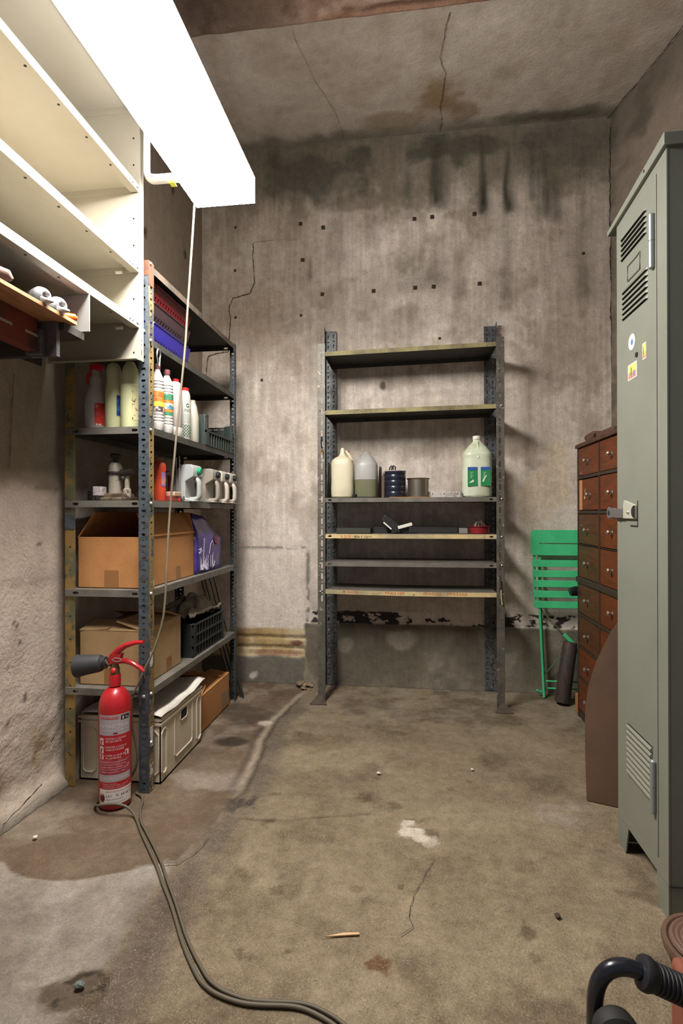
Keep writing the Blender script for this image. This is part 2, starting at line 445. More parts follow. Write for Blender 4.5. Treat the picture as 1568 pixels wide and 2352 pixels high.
# remnant of dark paint above the cement skirting
bandm = ss(.372, .385, Z)*(1-ss(.452, .462, Z+.012*(n3-.5)))*ss(-.66, -.63, X)
keep = np.interp(X, [-.66, -.56, -.5, -.44, -.40, -.2, -.13, -.08, .05, .2, .3, .42, .6, .75, .9, 1.1], [.54, .58, .46, .46, .58, .60, .60, .44, .46, .42, .50, .46, .48, .55, .55, .42])
nn = .5*fbm(X*8+Z*4, Z*22-X*5, 4, 7)+.5*fbm(X*24+Z*16, Z*26-X*15, 4, 8)+.4*(Z-.42)
base = mixc(base, C(222, 208, 198), bandm*.6)
base = mixc(base, C(58, 54, 54), bandm*ss(1.0-keep-.015, 1.0-keep+.015, nn))
# cement skirting
cem = ss(.385, .372, Z+.012*(n4-.5))*ss(-.665, -.645, X+.02*(n3-.5))
cemc = np.zeros_like(base)+np.array(C(122, 115, 101))
cemc = mixc(cemc, C(146, 139, 126), ss(.5, .7, n4)*.7); cemc = mixc(cemc, C(98, 91, 78), ss(.5, .3, n1)*.7); cemc = mixc(cemc, C(168, 158, 144), spot(X, Z, -.05, .29, .09, .07, n4, .9)*.6); cemc = mixc(cemc, C(160, 152, 138), spot(X, Z, -.4, .24, .07, .06, n4, .9)*.5)
base = base*(1-cem[..., None])+cemc*cem[..., None]
# exposed yellow bricks, grey foot
lw = ss(-.64, -.66, X+.03*(n3-.5))
br = lw*ss(.345, .33, Z+.02*(n4-.5))
brc = np.zeros_like(base)+np.array(C(184, 160, 114)); brc = mixc(brc, C(204, 186, 150), ss(.45, .65, n4)); brc = mixc(brc, C(160, 130, 88), ss(.55, .75, n1))
base = base*(1-br[..., None])+brc*br[..., None]
base = mixc(base, C(110, 62, 54), spot(X, Z, -.705, .248, .05, .024, n3, .3)*.9)
base = mixc(base, C(150, 108, 92), spot(X, Z, -.85, .185, .22, .025, n3, .4)*.7)
for zz, k in ((.285, .8), (.222, .9)):
    base = mixc(base, C(60, 46, 34), np.exp(-((Z-zz+.008*(n3-.5))/.006)**2)*lw*k*ss(.25, .4, n4))
ft = lw*ss(.175, .16, Z+.03*(n4-.5))
base = mixc(base, C(112, 108, 98), ft)
base = mixc(base, C(200, 192, 180), ft*spot(X, Z, -.98, .04, .04, .03, n3, .8))
dep = .013*cem+.01*ft-.012*br*np.exp(-((Z-.285)/.008)**2)-.012*br*np.exp(-((Z-.222)/.008)**2)+.006*(n4-.5)+.003*(n3-.5)
P = np.stack([X, YB-dep, Z], -1)
ex = MB()
N_B = (0, -1, 0)
for i, (x, z) in enumerate([(-1.097, 2.873), (-.678, 2.867), (-.535, 2.834), (.026, 2.847), (.132, 2.851), (.382, 2.851), (-.665, 2.64), (-1.101, 2.6), (-.541, 2.419), (-.223, 2.422), (.029, 2.428), (.14, 2.429), (.411, 2.431), (-.676, 2.295), (-1.098, 2.302), (.175, 2.114), (-.928, 1.899), (1.003, 2.575)]):
    h = .011 if i not in (0, 7, 13, 14, 15, 16, 17) else .007
    a = random.uniform(-.15, .15); ca, sa = math.cos(a)*h, math.sin(a)*h
    ex.obox((x, YB-.001, z), (ca, 0, sa), (-sa, 0, ca), (0, 1, 0), h, h, .004, 1)  # dark blocks stand for small square holes, their inner shade given as colour
crack(ex, [(-.98, YB, 2.765), (-.985, YB, 2.688), (-.976, YB, 2.515), (-1.003, YB, 2.448), (-1.119, YB, 2.428), (-1.141, YB, 2.368), (-1.132, YB, 2.281), (-1.137, YB, 2.178), (-1.146, YB, 2.092), (-1.278, YB, 2.062), (-1.291, YB, 1.958), (-1.285, YB, 1.8)], N_B, .0085, .006, off=.004)
crack(ex, [(-.98, YB, 2.77), (-.8, YB, 2.775), (-.7, YB, 2.768)], N_B, .0016, .003, off=.005)
crack(ex, [(1.15, YB, 3.3), (1.148, YB, 2.9), (1.155, YB, 2.4), (1.16, YB, 1.9), (1.165, YB, 1.45)], N_B, .008, .006, off=.006)
gridmesh('wall_back', P, base, colmat('plaster_back', .2, 170, [(60, .16, C(70, 60, 52), .8)], .3, 70, streak=.085), flip=True, extra=ex)

# ---- left wall  (leans out a little towards the viewer)
ys = np.concatenate([np.linspace(-1.2, 1.0, 23), np.linspace(1.02, 3.31, 176)]); zs = np.linspace(0, 3.38, 226)
Yg, Zg = np.meshgrid(ys, zs)
n1 = fbm(Yg*3+9, Zg*3, 5, 21); n3 = fbm(Yg*26, Zg*26, 4, 23); n4 = fbm(Yg*7, Zg*7, 5, 24); n2 = fbm(Yg*20, Zg*3, 4, 22); nr = fbm(Yg*45, Zg*45, 3, 25)
base = np.zeros(Yg.shape+(3,))+np.array(C(196, 182, 168))
base = mixc(base, C(206, 190, 174), ss(.45, .7, n1)); base = mixc(base, C(168, 154, 142), ss(.52, .75, n4)*.5)
up = ss(1.14, 1.19, Zg+.03*(n4-.5))  # upper wall darker: plaster change plus the cream unit's shadow, painted into the colour
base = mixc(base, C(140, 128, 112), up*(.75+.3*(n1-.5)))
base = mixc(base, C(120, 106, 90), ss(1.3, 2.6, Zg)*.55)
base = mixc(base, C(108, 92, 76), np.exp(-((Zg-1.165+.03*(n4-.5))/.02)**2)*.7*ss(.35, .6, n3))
base = mixc(base, C(150, 138, 128), np.exp(-((Zg-.81+.03*(n4-.5))/.02)**2)*.6*ss(.35, .6, n3))
base = mixc(base, C(150, 136, 118), ss(.4, .1, Zg+.3*(n1-.5))*.4)
base = mixc(base, C(132, 112, 92), spot(Yg, Zg, 1.42, .02, .28, .28, n4, .9)*.8)
base = mixc(base, C(150, 128, 88), spot(Yg, Zg, 1.84, .18, .06, .08, n3, .8)*.6)
for cy, cz, r in ((1.75, .6, .012), (1.74, .66, .01), (1.78, .4, .012), (1.6, .45, .009), (1.70, .33, .011), (1.73, .68, .012), (1.85, .95, .012), (2.3, 2.35, .03), (2.6, 2.5, .03), (2.9, 2.9, .03), (2.2, 2.7, .03), (2.65, 2.2, .025), (3.05, 2.6, .03), (2.35, 2.46, .03), (2.9, 2.1, .022)):
    base = mixc(base, C(66, 48, 36), spot(Yg, Zg, cy, cz, r*.75, r*1.1, n3, .5)*.85)
base = mixc(base, C(124, 92, 62), spot(Yg, Zg, 1.7, .53, .02, .012, n3, .5)*.8)
base *= (.9+.2*n2)[..., None]*(.92+.16*n3)[..., None]
rough = ss(.65, .15, Zg)
foot = ss(.055, .02, Zg+.05*(n4-.5))*ss(1.5, 1.6, Yg)
base = mixc(base, C(126, 122, 110), foot*.7)
dep = .006*(n4-.5)+rough*(.010*(nr-.5)+.012*(n4-.5))+.03*foot+.02*ss(.1, 0, Zg)
wx = lambda y: -1.388+(y-1.665)*.0418
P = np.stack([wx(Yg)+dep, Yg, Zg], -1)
ex = MB()
wl = lambda y, z: (wx(y), y, z)
crack(ex, [wl(1.62, .03), wl(1.69, .045), wl(1.75, .06), wl(1.80, .075)], (1, 0, 0), .007, .006, off=.05)
crack(ex, [wl(1.62, .34), wl(1.625, .25), wl(1.63, .16)], (1, 0, 0), .004, .004, off=.03)
crack(ex, [wl(1.72, 1.55), wl(1.71, 1.4), wl(1.70, 1.22)], (1, 0, 0), .004, .003, off=.006)
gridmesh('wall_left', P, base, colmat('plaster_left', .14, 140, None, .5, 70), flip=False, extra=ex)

# ---- right wall (angles outward)
ts = np.linspace(0, 4.7, 160); zs = np.linspace(0, 3.38, 170)
T, Zg = np.meshgrid(ts, zs)
n1 = fbm(T*3+3, Zg*3, 5, 31); n3 = fbm(T*26, Zg*26, 4, 33); n4 = fbm(T*7, Zg*7, 5, 34); n6 = fbm(T*9+Zg*9, Zg*2-T*2, 4, 35)
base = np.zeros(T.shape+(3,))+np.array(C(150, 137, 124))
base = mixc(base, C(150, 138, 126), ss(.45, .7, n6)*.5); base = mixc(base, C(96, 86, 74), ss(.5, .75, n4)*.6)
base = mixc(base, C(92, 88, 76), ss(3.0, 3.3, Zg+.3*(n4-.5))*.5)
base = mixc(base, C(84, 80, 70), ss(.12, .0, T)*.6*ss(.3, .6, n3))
base *= (.9+.2*n3)[..., None]
dx, dy = .2447, -.9696
P = np.stack([1.155+T*dx+.008*(n4-.5), YB+.005+T*dy, Zg], -1)
gridmesh('wall_right', P, base, colmat('plaster_right', .16, 130, None, .4, 60), flip=True)

# ---- ceiling
ZC = 3.363
xs = np.linspace(-1.6, 2.4, 200); ys = np.concatenate([np.linspace(-1.3, 2.1, 18), np.linspace(2.12, 3.32, 81)])
X, Yg = np.meshgrid(xs, ys)
n1 = fbm(X*2.5, Yg*2.5, 5, 41); n3 = fbm(X*30, Yg*30, 4, 43); n4 = fbm(X*7, Yg*7, 5, 44); n5 = fbm(X*14, Yg*2, 4, 45)
base = np.zeros(X.shape+(3,))+np.array(C(192, 182, 169))
base = mixc(base, C(208, 199, 188), ss(.45, .7, n1)*.7); base = mixc(base, C(166, 150, 132), ss(.5, .75, n4)*.45)
base = mixc(base, C(160, 144, 124), ss(.55, .75, n5)*.3)
base = mixc(base, C(138, 108, 68), spot(X, Yg, .16, 3.06, .18, .2, n4, 1.0, .8)*.8)
base = mixc(base, C(126, 100, 68), spot(X, Yg, .30, 3.14, .1, .12, n4, .8)*.6)
base = mixc(base, C(134, 114, 90), spot(X, Yg, -.1, 3.17, .26, .1, n4, .8)*.6)
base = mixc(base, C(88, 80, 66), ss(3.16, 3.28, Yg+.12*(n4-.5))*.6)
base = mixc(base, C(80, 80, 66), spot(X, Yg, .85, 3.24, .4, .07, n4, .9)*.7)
for cx, cy, r in ((-.42, 2.7, .04), (-.44, 2.78, .035), (-.17, 2.72, .035), (-.42, 3.2, .03), (.1, 2.62, .06), (.5, 2.9, .08)):
    base = mixc(base, C(126, 106, 80), spot(X, Yg, cx, cy, r, r*1.1, n4, .9, .9)*.38)
base *= (.9+.2*n3)[..., None]
P = np.stack([X, Yg, ZC+.008*(n4-.5)], -1)
ex = MB()
crack(ex, [(.179, 2.5, ZC), (.165, 2.66, ZC), (.15, 2.74, ZC), (.18, 2.84, ZC), (.182, 2.97, ZC), (.17, 3.08, ZC), (.185, 3.17, ZC), (.178, 3.28, ZC)], (0, 0, -1), .0045, .008, off=.007)
crack(ex, [(-.56, 2.5, ZC), (-.5, 2.8, ZC), (-.42, 3.05, ZC), (-.4, 3.27, ZC)], (0, 0, -1), .0018, .006, off=.007)
crack(ex, [(1.141, 3.29, ZC), (1.22, 2.98, ZC), (1.28, 2.72, ZC), (1.36, 2.4, ZC)], (0, 0, -1), .008, .005, off=.008)
gridmesh('ceiling', P, base, colmat('plaster_ceiling', .16, 140, None, .35, 60), flip=True, extra=ex)

# ---- beam across the ceiling (spalled underside, rusty steel showing)
xs = np.linspace(-1.6, 2.4, 300); us = np.linspace(0, 1, 60)
X, U = np.meshgrid(xs, us)
n1 = fbm(X*4, U*2, 5, 51); n4 = fbm(X*10, U*5, 5, 52); n3 = fbm(X*40, U*20, 4, 53)
# profile: up the far face, along the underside, up the near face
d = U*.66
yy = np.where(d < .16, 2.305, np.where(d < .5, 2.305-(d-.16), 1.965)); zz = np.where(d < .16, 3.36-d, np.where(d < .5, 3.2, 3.2+(d-.5)))
base = np.zeros(X.shape+(3,))+np.array(C(160, 136, 118))
base = mixc(base, C(190, 168, 152), ss(.5, .7, n1)*.7); base = mixc(base, C(116, 92, 76), ss(.48, .7, n4)*.7)
under = (d > .15)*(d < .5)
base = mixc(base, C(140, 92, 64), under*ss(2.245, 2.295, yy+.06*(n4-.5))*ss(-.55, -.3, X)*.55)
base = mixc(base, C(66, 42, 30), under*np.exp(-((yy-2.27+.02*(n4-.5))/.012)**2)*ss(-.35, -.1, X)*.9)
base = mixc(base, C(74, 70, 72), under*ss(-.4, -.75, X)*.5)
base *= (.85+.3*n3)[..., None]
P = np.stack([X, yy+.006*(n4-.5), zz+under*.02*(n4-.5)+under*.012*np.exp(-((yy-2.27)/.02)**2)*ss(-.35, -.1, X)], -1)
gridmesh('trim_1', P, base, colmat('spalled_concrete_beam', .2, 120, None, .5, 50), flip=False)

# ---- floor
xs = np.concatenate([np.linspace(-1.6, -1.46, 6), np.linspace(-1.44, 1.3, 340), np.linspace(1.34, 2.5, 20)])
ys = np.concatenate([np.linspace(-1.3, .8, 16), np.linspace(.83, 2.2, 190), np.linspace(2.208, 3.33, 110)])
X, Yg = np.meshgrid(xs, ys)
n1 = fbm(X*2.6, Yg*2.6, 5, 61); n2 = fbm(X*6, Yg*6, 5, 62); n3 = fbm(X*38, Yg*38, 4, 63); n4 = fbm(X*14, Yg*14, 5, 64); n5 = fbm(X*9+Yg*4, Yg*2.4-X, 4, 65)
base = np.zeros(X.shape+(3,))+np.array(C(166, 150, 122))
base = mixc(base, C(184, 168, 138), ss(.48, .7, n1)*.8)
base = mixc(base, C(134, 118, 94), ss(.5, .72, n2)*.75)
base = mixc(base, C(120, 108, 88), ss(2.1, 2.7, Yg)*ss(.42, .62, n2)*.55)
base = mixc(base, C(176, 166, 148), ss(2.4, 3.1, Yg)*ss(.45, .65, n4)*.5)
seam = np.interp(Yg, [.5, 1.15, 1.37, 1.6, 1.9, 2.27, 2.44, 2.65, 2.9, 3.12, 3.3], [-.78, -.70, -.715, -.70, -.645, -.66, -.69, -.695, -.665, -.625, -.61])
sd = X-seam+.02*(n4-.5)
# smooth grey screed left of the seam, nearest the viewer
lf = ss(.0, -.012, sd)
scr = np.zeros_like(base)+np.array(C(182, 172, 156))
scr = mixc(scr, C(158, 148, 132), ss(.48, .7, n2)*.8); scr = mixc(scr, C(206, 196, 182), ss(.55, .72, n5)*.8); scr = mixc(scr, C(140, 128, 112), ss(.5, .3, n1)*.5)
base = base*(1-lf[..., None])+scr*lf[..., None]
# the darker newer screed around the extinguisher, with its rounded edge
edge = np.interp(X, [-1.5, -1.4, -1.226, -1.18, -1.113, -1.03, -.956, -.85, -.776, -.74, -.70, -.64, -.55], [1.52, 1.52, 1.485, 1.45, 1.432, 1.43, 1.442, 1.49, 1.53, 1.545, 1.56, 1.72, 1.9])
dk = lf*ss(0, .008, Yg-edge+.004*(n3-.5))
dkc = np.zeros_like(base)+np.array(C(136, 116, 94)); dkc = mixc(dkc, C(152, 134, 112), ss(.45, .7, n2)*.8); dkc = mixc(dkc, C(112, 96, 78), ss(.5, .72, n1)*.6)
dkc = mixc(dkc, C(176, 164, 146), ss(2.2, 2.6, Yg)*ss(.45, .65, n4)*.5)
base = base*(1-dk[..., None])+dkc*dk[..., None]
base = mixc(base, C(196, 186, 168), lf*(1-dk)*ss(.06, .0, edge-Yg)*.35)
base = mixc(base, C(186, 172, 150), lf*spot(X, Yg, -1.28, 1.72, .16, .16, n4, .8)*.6)
base = mixc(base, C(192, 180, 162), spot(X, Yg, -.80, 2.05, .16, .1, n4, .8)*.7*lf)
base = mixc(base, C(206, 198, 186), spot(X, Yg, -.73, 1.5, .1, .07, n4, .9)*.7*lf)
# oil stains
base = mixc(base, C(58, 50, 40), spot(X, Yg, -.83, 2.405, .12, .065, n2, .5)*.85)
base = mixc(base, C(92, 82, 68), spot(X, Yg, -.87, 2.75, .22, .17, n2, .7)*.75)
base = mixc(base, C(96, 86, 72), spot(X, Yg, -.70, 2.52, .07, .1, n2, .7)*.6)
base = mixc(base, C(118, 98, 62), spot(X, Yg, -.42, 2.45, .16, .1, n2, .9)*.35)
base = mixc(base, C(110, 96, 72), spot(X, Yg, -.2, 2.6, .3, .12, n2, .9)*.35)
base = mixc(base, C(104, 92, 72), spot(X, Yg, -.35, 2.1, .2, .1, n2, .9)*.35)
# seam: worn dirty strip and ridge
base = mixc(base, C(122, 112, 98), np.exp(-((sd-.05)/.06)**2)*.75*ss(3.1, 2.9, Yg))
base = mixc(base, C(66, 59, 50), np.exp(-((sd-.016)/.010)**2)*.75*ss(1.85, 2.05, Yg)*ss(3.15, 2.9, Yg))
base = mixc(base, C(206, 192, 170), np.exp(-((sd+.012)/.015)**2)*.75*ss(1.9, 2.1, Yg))
base = mixc(base, C(96, 86, 74), np.exp(-((sd+.045)/.012)**2)*.5*ss(1.9, 2.1, Yg)*ss(2.75, 2.5, Yg))
base = mixc(base, C(72, 66, 60), spot(X, Yg, -.63, 1.90, .06, .06, n3, .9)*.8)
base = mixc(base, C(120, 106, 92), np.exp(-((sd-.07)/.075)**2)*ss(1.7, 1.4, Yg)*.9)
# lime-white blobs
for cx, cy, rx, ry, k in ((-.005, 1.845, .03, .02, .9), (.0, 1.80, .05, .035, .95), (.03, 1.775, .04, .03, .9), (.062, 1.755, .035, .04, .4), (-.735, 2.64, .05, .045, .6), (.52, 1.95, .1, .06, .35), (.55, 2.02, .14, .03, .3)):
    base = mixc(base, C(226, 214, 198), spot(X, Yg, cx, cy, rx, ry, n3, .7)*k)
base = mixc(base, C(116, 62, 50), spot(X, Yg, -.775, 2.62, .04, .04, n3, 1.2)*.6)
base = mixc(base, C(112, 66, 30), spot(X, Yg, -.075, 1.262, .03, .022, n3, 1.2)*.8)
for k in range(60):
    cx, cy = random.uniform(-.6, 1.2), random.uniform(.9, 3.2)
    r = random.uniform(.008, .03)
    base = mixc(base, C(92, 72, 48), spot(X, Yg, cx, cy, r*1.4, r, n3, 1.0)*random.uniform(.25, .6))
# the broken hole
hd = np.hypot((X+.735)/.085, (Yg-1.115)/.06)+(n4-.5)*.9+(n3-.5)*.5
hole = 1-ss(.75, 1.0, hd)
base = mixc(base, C(104, 88, 66), hole*.8); base = mixc(base, C(54, 44, 34), hole*ss(.5, .6, n3)*.8)
base *= (.80+.4*n4)[..., None]*(.86+.28*n3)[..., None]*np.array((.515, .502, .505))
for cx, cy, rx, ry, k in ((-.008, 1.853, .024, .017, .85), (.0, 1.803, .045, .028, .9), (.028, 1.776, .034, .024, .8), (.062, 1.752, .034, .034, .35), (-.735, 2.64, .04, .035, .45)):
    base = mixc(base, C(196, 186, 170), spot(X, Yg, cx, cy, rx, ry, n3, .8, .3)*k)
ridge = .013*np.exp(-((sd+.008)/.02)**2)*ss(1.7, 2.0, Yg)*ss(3.25, 3.1, Yg)
ramp = .02*ss(.02, -.12, sd)*ss(1.75, 1.4, Yg)
zz = .002*(n2-.5)+.0016*(n4-.5)+ridge+ramp*(1-dk)-.03*hole*(.5+n3)-.004*dk*ss(2.0, 1.6, Yg)-.004*np.exp(-((sd-.045)/.03)**2)*ss(1.9, 2.1, Yg)
zz = zz*ss(.9, .7, np.hypot(X-.6, (Yg-1.2)*1.2)/.35+.25)+0*zz
zz -= .002
P = np.stack([X, Yg, zz], -1)
ex = MB()
UPN = (0, 0, 1)
crack(ex, [(-.6, 1.80, 0), (-.45, 1.808, 0), (-.29, 1.855, 0), (-.144, 1.893, 0)], UPN, .0028, .008, off=.003)
crack(ex, [(.073, 1.664, 0), (.03, 1.56, 0), (.0, 1.5, 0), (-.005, 1.42, 0), (.006, 1.386, 0), (-.027, 1.354, 0)], UPN, .0022, .006, off=.003)
crack(ex, [(-.78, 1.53, .0), (-.74, 1.535, 0), (-.70, 1.545, 0), (-.67, 1.6, 0), (-.655, 1.68, 0)], UPN, .003, .005, off=.006)
gridmesh('floor', P, base, colmat('worn_concrete_floor', .26, 200, [(250, .34, C(184, 172, 148), .55), (420, .36, C(166, 152, 126), .5), (110, .24, C(70, 58, 44), .6)], .5, 150), extra=ex, grain=1-.85*lf)

# ================================================================== FLUORESCENT LAMP
lo = (-.73, 1.5, 2.29)
lamp = thing('fluorescent_lamp', 'long glowing white box-shaped fluorescent ceiling lamp in front of the cream shelves', 'lamp', lo)
MB(lo).add([(x, y, z) for z in (2.29, 2.392) for y in (.95, 2.065) for x in (-.85, -.61)], [(0, 2, 3, 1), (4, 5, 7, 6), (0, 1, 5, 4), (2, 6, 7, 3), (0, 4, 6, 2), (1, 3, 7, 5)], [0, 2, 1, 1, 2, 1]).obj('diffuser', [M('lamp_diffuser', (1, .95, .90), .5, emit=LAMP_STRENGTH), M('lamp_diffuser_side', (1, .95, .90), .5, emit=LAMP_SIDE), M('lamp_diffuser_flank', (1, .95, .90), .5, emit=16.0)], lamp, smooth=0)
MB(lo).box(-.835, .93, 2.393, -.625, 2.075, 2.43).obj('housing', M('lamp_housing', C(220, 220, 214), .5), lamp, bevel=.004)

# ================================================================== STEEL SHELVING
def slots(L, pitch, start, kinds, v):
    h = []; z = start; i = 0
    while z < L-.02:
        hu, hv = kinds[i % len(kinds)]
        h.append((z, v, hu, hv)); z += pitch; i += 1
    return h
def lpost(parent, org, x, y, sx, sy, wx_, wy_, z0, z1, mx, my, hx, hy, name='upright'):
    """angle post with its corner at (x,y): flange of width wx_ along sx*X, flange wy_ along sy*Y, both punched"""
    mb = MB(org); L = z1-z0
    mb.holed((x, y, z0), (0, 0, 1), (sx, 0, 0), L, wx_, hx(L, wx_), 0)
    mb.holed((x, y, z0), (0, 0, 1), (0, sy, 0), L, wy_, hy(L, wy_), 1)
    return mb.obj(name, [mx, my], parent, smooth=0, solid=.0022)
def tray(parent, org, x0, x1, y0, y1, z, lip, mats, endholes='', tilt=0, sag=0, name='shelf_board', backholes=False):
    """folded steel shelf: pan with a turned-down lip all round; mats = pan, front lip (the +X or -Y one), other lips"""
    mb = MB(org); t = .0016
    if tilt or sag:
        n = 12
        for i in range(n):
            a, b = x0+(x1-x0)*i/n, x0+(x1-x0)*(i+1)/n
            fz = lambda x: z+tilt*((x-x0)/(x1-x0)-.5)-sag*math.sin(math.pi*(x-x0)/(x1-x0))
            za, zb = fz(a), fz(b)
            mb.add([(a, y0, za), (b, y0, zb), (b, y1, zb), (a, y1, za), (a, y0, za-t), (b, y0, zb-t), (b, y1, zb-t), (a, y1, za-t)],
                   [(0, 1, 2, 3), (7, 6, 5, 4)], 0)
            for yy, mi in ((y0, 1), (y1, 2)):
                mb.add([(a, yy, za), (b, yy, zb), (b, yy, zb-lip), (a, yy, za-lip)], [(0, 1, 2, 3)], mi)
        for xx in (x0, x1):
            za = fz(xx); mb.add([(xx, y0, za), (xx, y1, za), (xx, y1, za-lip), (xx, y0, za-lip)], [(0, 1, 2, 3)], 2)
        return mb.obj(name, mats, parent, smooth=0, solid=.0016)
    mb.quad((x0, y0, z), (x1, y0, z), (x1, y1, z), (x0, y1, z), 0)
    hh = [(.028, lip/2, .009, .0045)]
    def lipx(x, m): 
        L = y1-y0
        mb.holed((x, y0, z-lip), (0, 1, 0), (0, 0, 1), L, lip, [(.028, lip/2, .007, .0045), (L-.028, lip/2, .007, .0045)], m)
    def lipy(y, m, many=False):
        L = x1-x0
        hs = [(.028, lip/2, .010, .0045), (L-.028, lip/2, .010, .0045)]
        if L < .5: hs = [(.045, lip/2, .012, .0055), (L-.055, lip/2, .012, .0055)]
        if many: hs = [(.05+.073*i, lip*.55, .003, .003) for i in range(int((L-.08)/.073)+1)]
        mb.holed((x0, y, z-lip), (1, 0, 0), (0, 0, 1), L, lip, hs, m)
    if x1-x0 > y1-y0:
        lipy(y0, 1); lipy(y1, 2, backholes); lipx(x0, 2); lipx(x1, 2)
    else:
        lipy(y0, 3 if len(mats) > 3 else 2); lipy(y1, 2); lipx(x0, 2); lipx(x1, 1)
    return mb.obj(name, mats, parent, smooth=0, solid=.0016)

# ---- left unit (side on, against the left wall)
ol = (-1.165, 2.435, 0)
LX0, LX1, LY0, LY1 = -1.335, -.985, 1.925, 2.955
unit = thing('shelving_unit', 'full-height slotted steel shelving unit along the left wall, loaded with bottles and boxes', 'shelving unit', ol)
altern = lambda L, w: slots(L, .0225, .012, [(.0042, .0042), (.0048, .0085)], w/2)
LPH = 2.02
lpost(unit, ol, LX1, LY0, -1, 1, .040, .040, 0, LPH, post_blue, post_ochre, altern, altern)
lpost(unit, ol, LX0, LY0+.012, 1, 1, .042, .040, .0, LPH, post_green, post_green, lambda L, w: slots(L, .09, .03, [(.004, .004)], w/2), altern)
lpost(unit, ol, LX1, LY1, -1, -1, .036, .036, 0, LPH, post_dark, post_blue, altern, altern)
lpost(unit, ol, LX0, LY1, 1, -1, .036, .036, 0, LPH, post_dark, post_dark, altern, altern)
MB(ol).box(LX1-.041, LY0-.002, 1.965, LX1+.001, LY0-.001, LPH+.002).box(LX1+.001, LY0-.002, 1.93, LX1+.002, LY0+.04, LPH+.002).obj('rust_patch', post_rust, unit)
MB(ol).box(LX0+.001, LY0+.0085, 1.0, LX0+.042, LY0+.0105, 1.055).obj('splice_plate', post_blue, unit)
LZ = [2.026, 1.732, 1.391, 1.110, .766, .385]
for i, z in enumerate(LZ):
    fm = [tray_dark, tray_dark, tray_dark, tray_grey, tray_grey, tray_grey][i]
    under = tray_dark if i < 3 else tray_grey
    tray(unit, ol, LX0+.004, LX1-.003, LY0+.004, LY1-.004, z-(.012 if i == 0 else 0), .026, [under, M('rusty_edge', C(96, 82, 68), .8, c2=C(70, 64, 58), sc=20) if i == 0 else fm, under, tray_grey])
for z in LZ+[.20]:
    MB(ol).lathe([(.007, 0), (.007, .003), (.004, .007), (.0, .008)], (LX1+.001, LY0+.012, z-.012), (1, 0, 0), 8).obj('bolt', bolt_m, unit)
for z in (1.752, .365):
    MB(ol).lathe([(.008, 0), (.008, .003), (.004, .007), (.0, .008)], (LX1-.02, LY0-.001, z), (0, -1, 0), 8).obj('bolt', bolt_m, unit)
sl = M('paper_sticker', C(206, 202, 196), .8, c2=C(120, 116, 112), sc=60, thr=(.5, .56))
for z0, z1 in ((.475, .53), (.17, .245), (.055, .105)):
    MB(ol).box(LX1+.0012, LY0+.006, z0, LX1+.0018, LY0+.030, z1).obj('sticker', sl, unit)

# ---- back unit (square on, against the back wall)
ob_ = (-.01, 3.13, 0)
BX0, BX1, BY0, BY1 = -.519, .502, 2.985, 3.272
bu = thing('shelving_unit', 'grey slotted steel shelving unit with wide empty shelves standing against the back wall', 'shelving unit', ob_)
vslot = lambda L, w: slots(L, .031, .03, [(.0135, .0042), (.003, .003)], w/2)
def vslot2(L, w): return slots(L, .031, .03, [(.011, .0045), (.003, .0045)], w*.5)
low = lambda L, w: slots(.55, .045, .03, [(.003, .003)], w*.35)+slots(L, .031, .58, [(.018, .0055), (.003, .0045)], w*.55)
lpost(bu, ob_, BX0, BY0, 1, 1, .042, .04, 0, 2.015, post_olive, post_olive, low, vslot)
lpost(bu, ob_, BX1, BY0, -1, 1, .042, .04, 0, 2.012, post_olive, post_olive, low, vslot)
galv = M('galvanised_slotted_post', C(96, 100, 102), .5, .3, c2=C(70, 72, 74), sc=25, thr=(.45, .6), c3=C(130, 132, 134), sc3=70, thr3=(.6, .66))
for x, s, h in ((BX0, 1, 2.18), (BX1, -1, 2.168)):
    mb = MB(ob_)
    xa = x if s > 0 else x
    for k in (0, 1):
        mb.holed((x+s*.034*k, BY1, .005), (0, 0, 1), (s, 0, 0), h-.005, .034, slots(h, .031, .03+.006*k, [(.0115, .0042), (.0035, .006)], .017), 0)
    mb.holed((x, BY1, .005), (0, 0, 1), (0, -1, 0), h-.005+.012, .04, slots(h, .031, .03, [(.0135, .0045), (.003, .003)], .02), 0)
    mb.obj('upright', galv, bu, smooth=0, solid=.0022)
BZ = [(1.978, .018, 0, tray_yellow), (1.644, .012, 0, tray_yellow), (1.145, 0, 0, tray_grey), (.942, 0, 0, tray_beige), (.785, 0, 0, tray_grey), (.628, -.004, .004, tray_beige)]
for z, tl, sg, fm in BZ:
    under = tray_dark if z > 1.3 else tray_grey
    tray(bu, ob_, BX0+.040, BX1-.040, BY0+.004, BY1-.004, z, .024, [under, fm, under], tilt=tl, sag=sg, backholes=True)
rf = M('rusty_foot', C(78, 66, 54), .85, c2=C(58, 52, 46), sc=30)
for x, y in ((-.508, 2.972), (.489, 2.965)):
    MB(ob_).add([(x-.052, y-.045, .0012), (x+.052, y-.045, .0012), (x, y, .0012), (x-.006, y, .046), (x+.006, y, .046)], [(0, 1, 2), (0, 3, 4, 1), (1, 4, 2), (0, 2, 3), (2, 4, 3)]).obj('foot_plate', rf, bu, smooth=0, bevel=.0015)
for x in (BX0+.014, BX1-.014):
    for z in (1.64, 1.135, .93, .775, .618):
        MB(ob_).lathe([(.006, 0), (.006, .003), (.003, .006), (.0, .007)], (x, BY0-.001, z), (0, -1, 0), 8).obj('bolt', bolt_m, bu)
orange_ink = M('orange_marker', C(196, 84, 40), .8); dark_ink = M('dark_marker', C(60, 46, 40), .8)
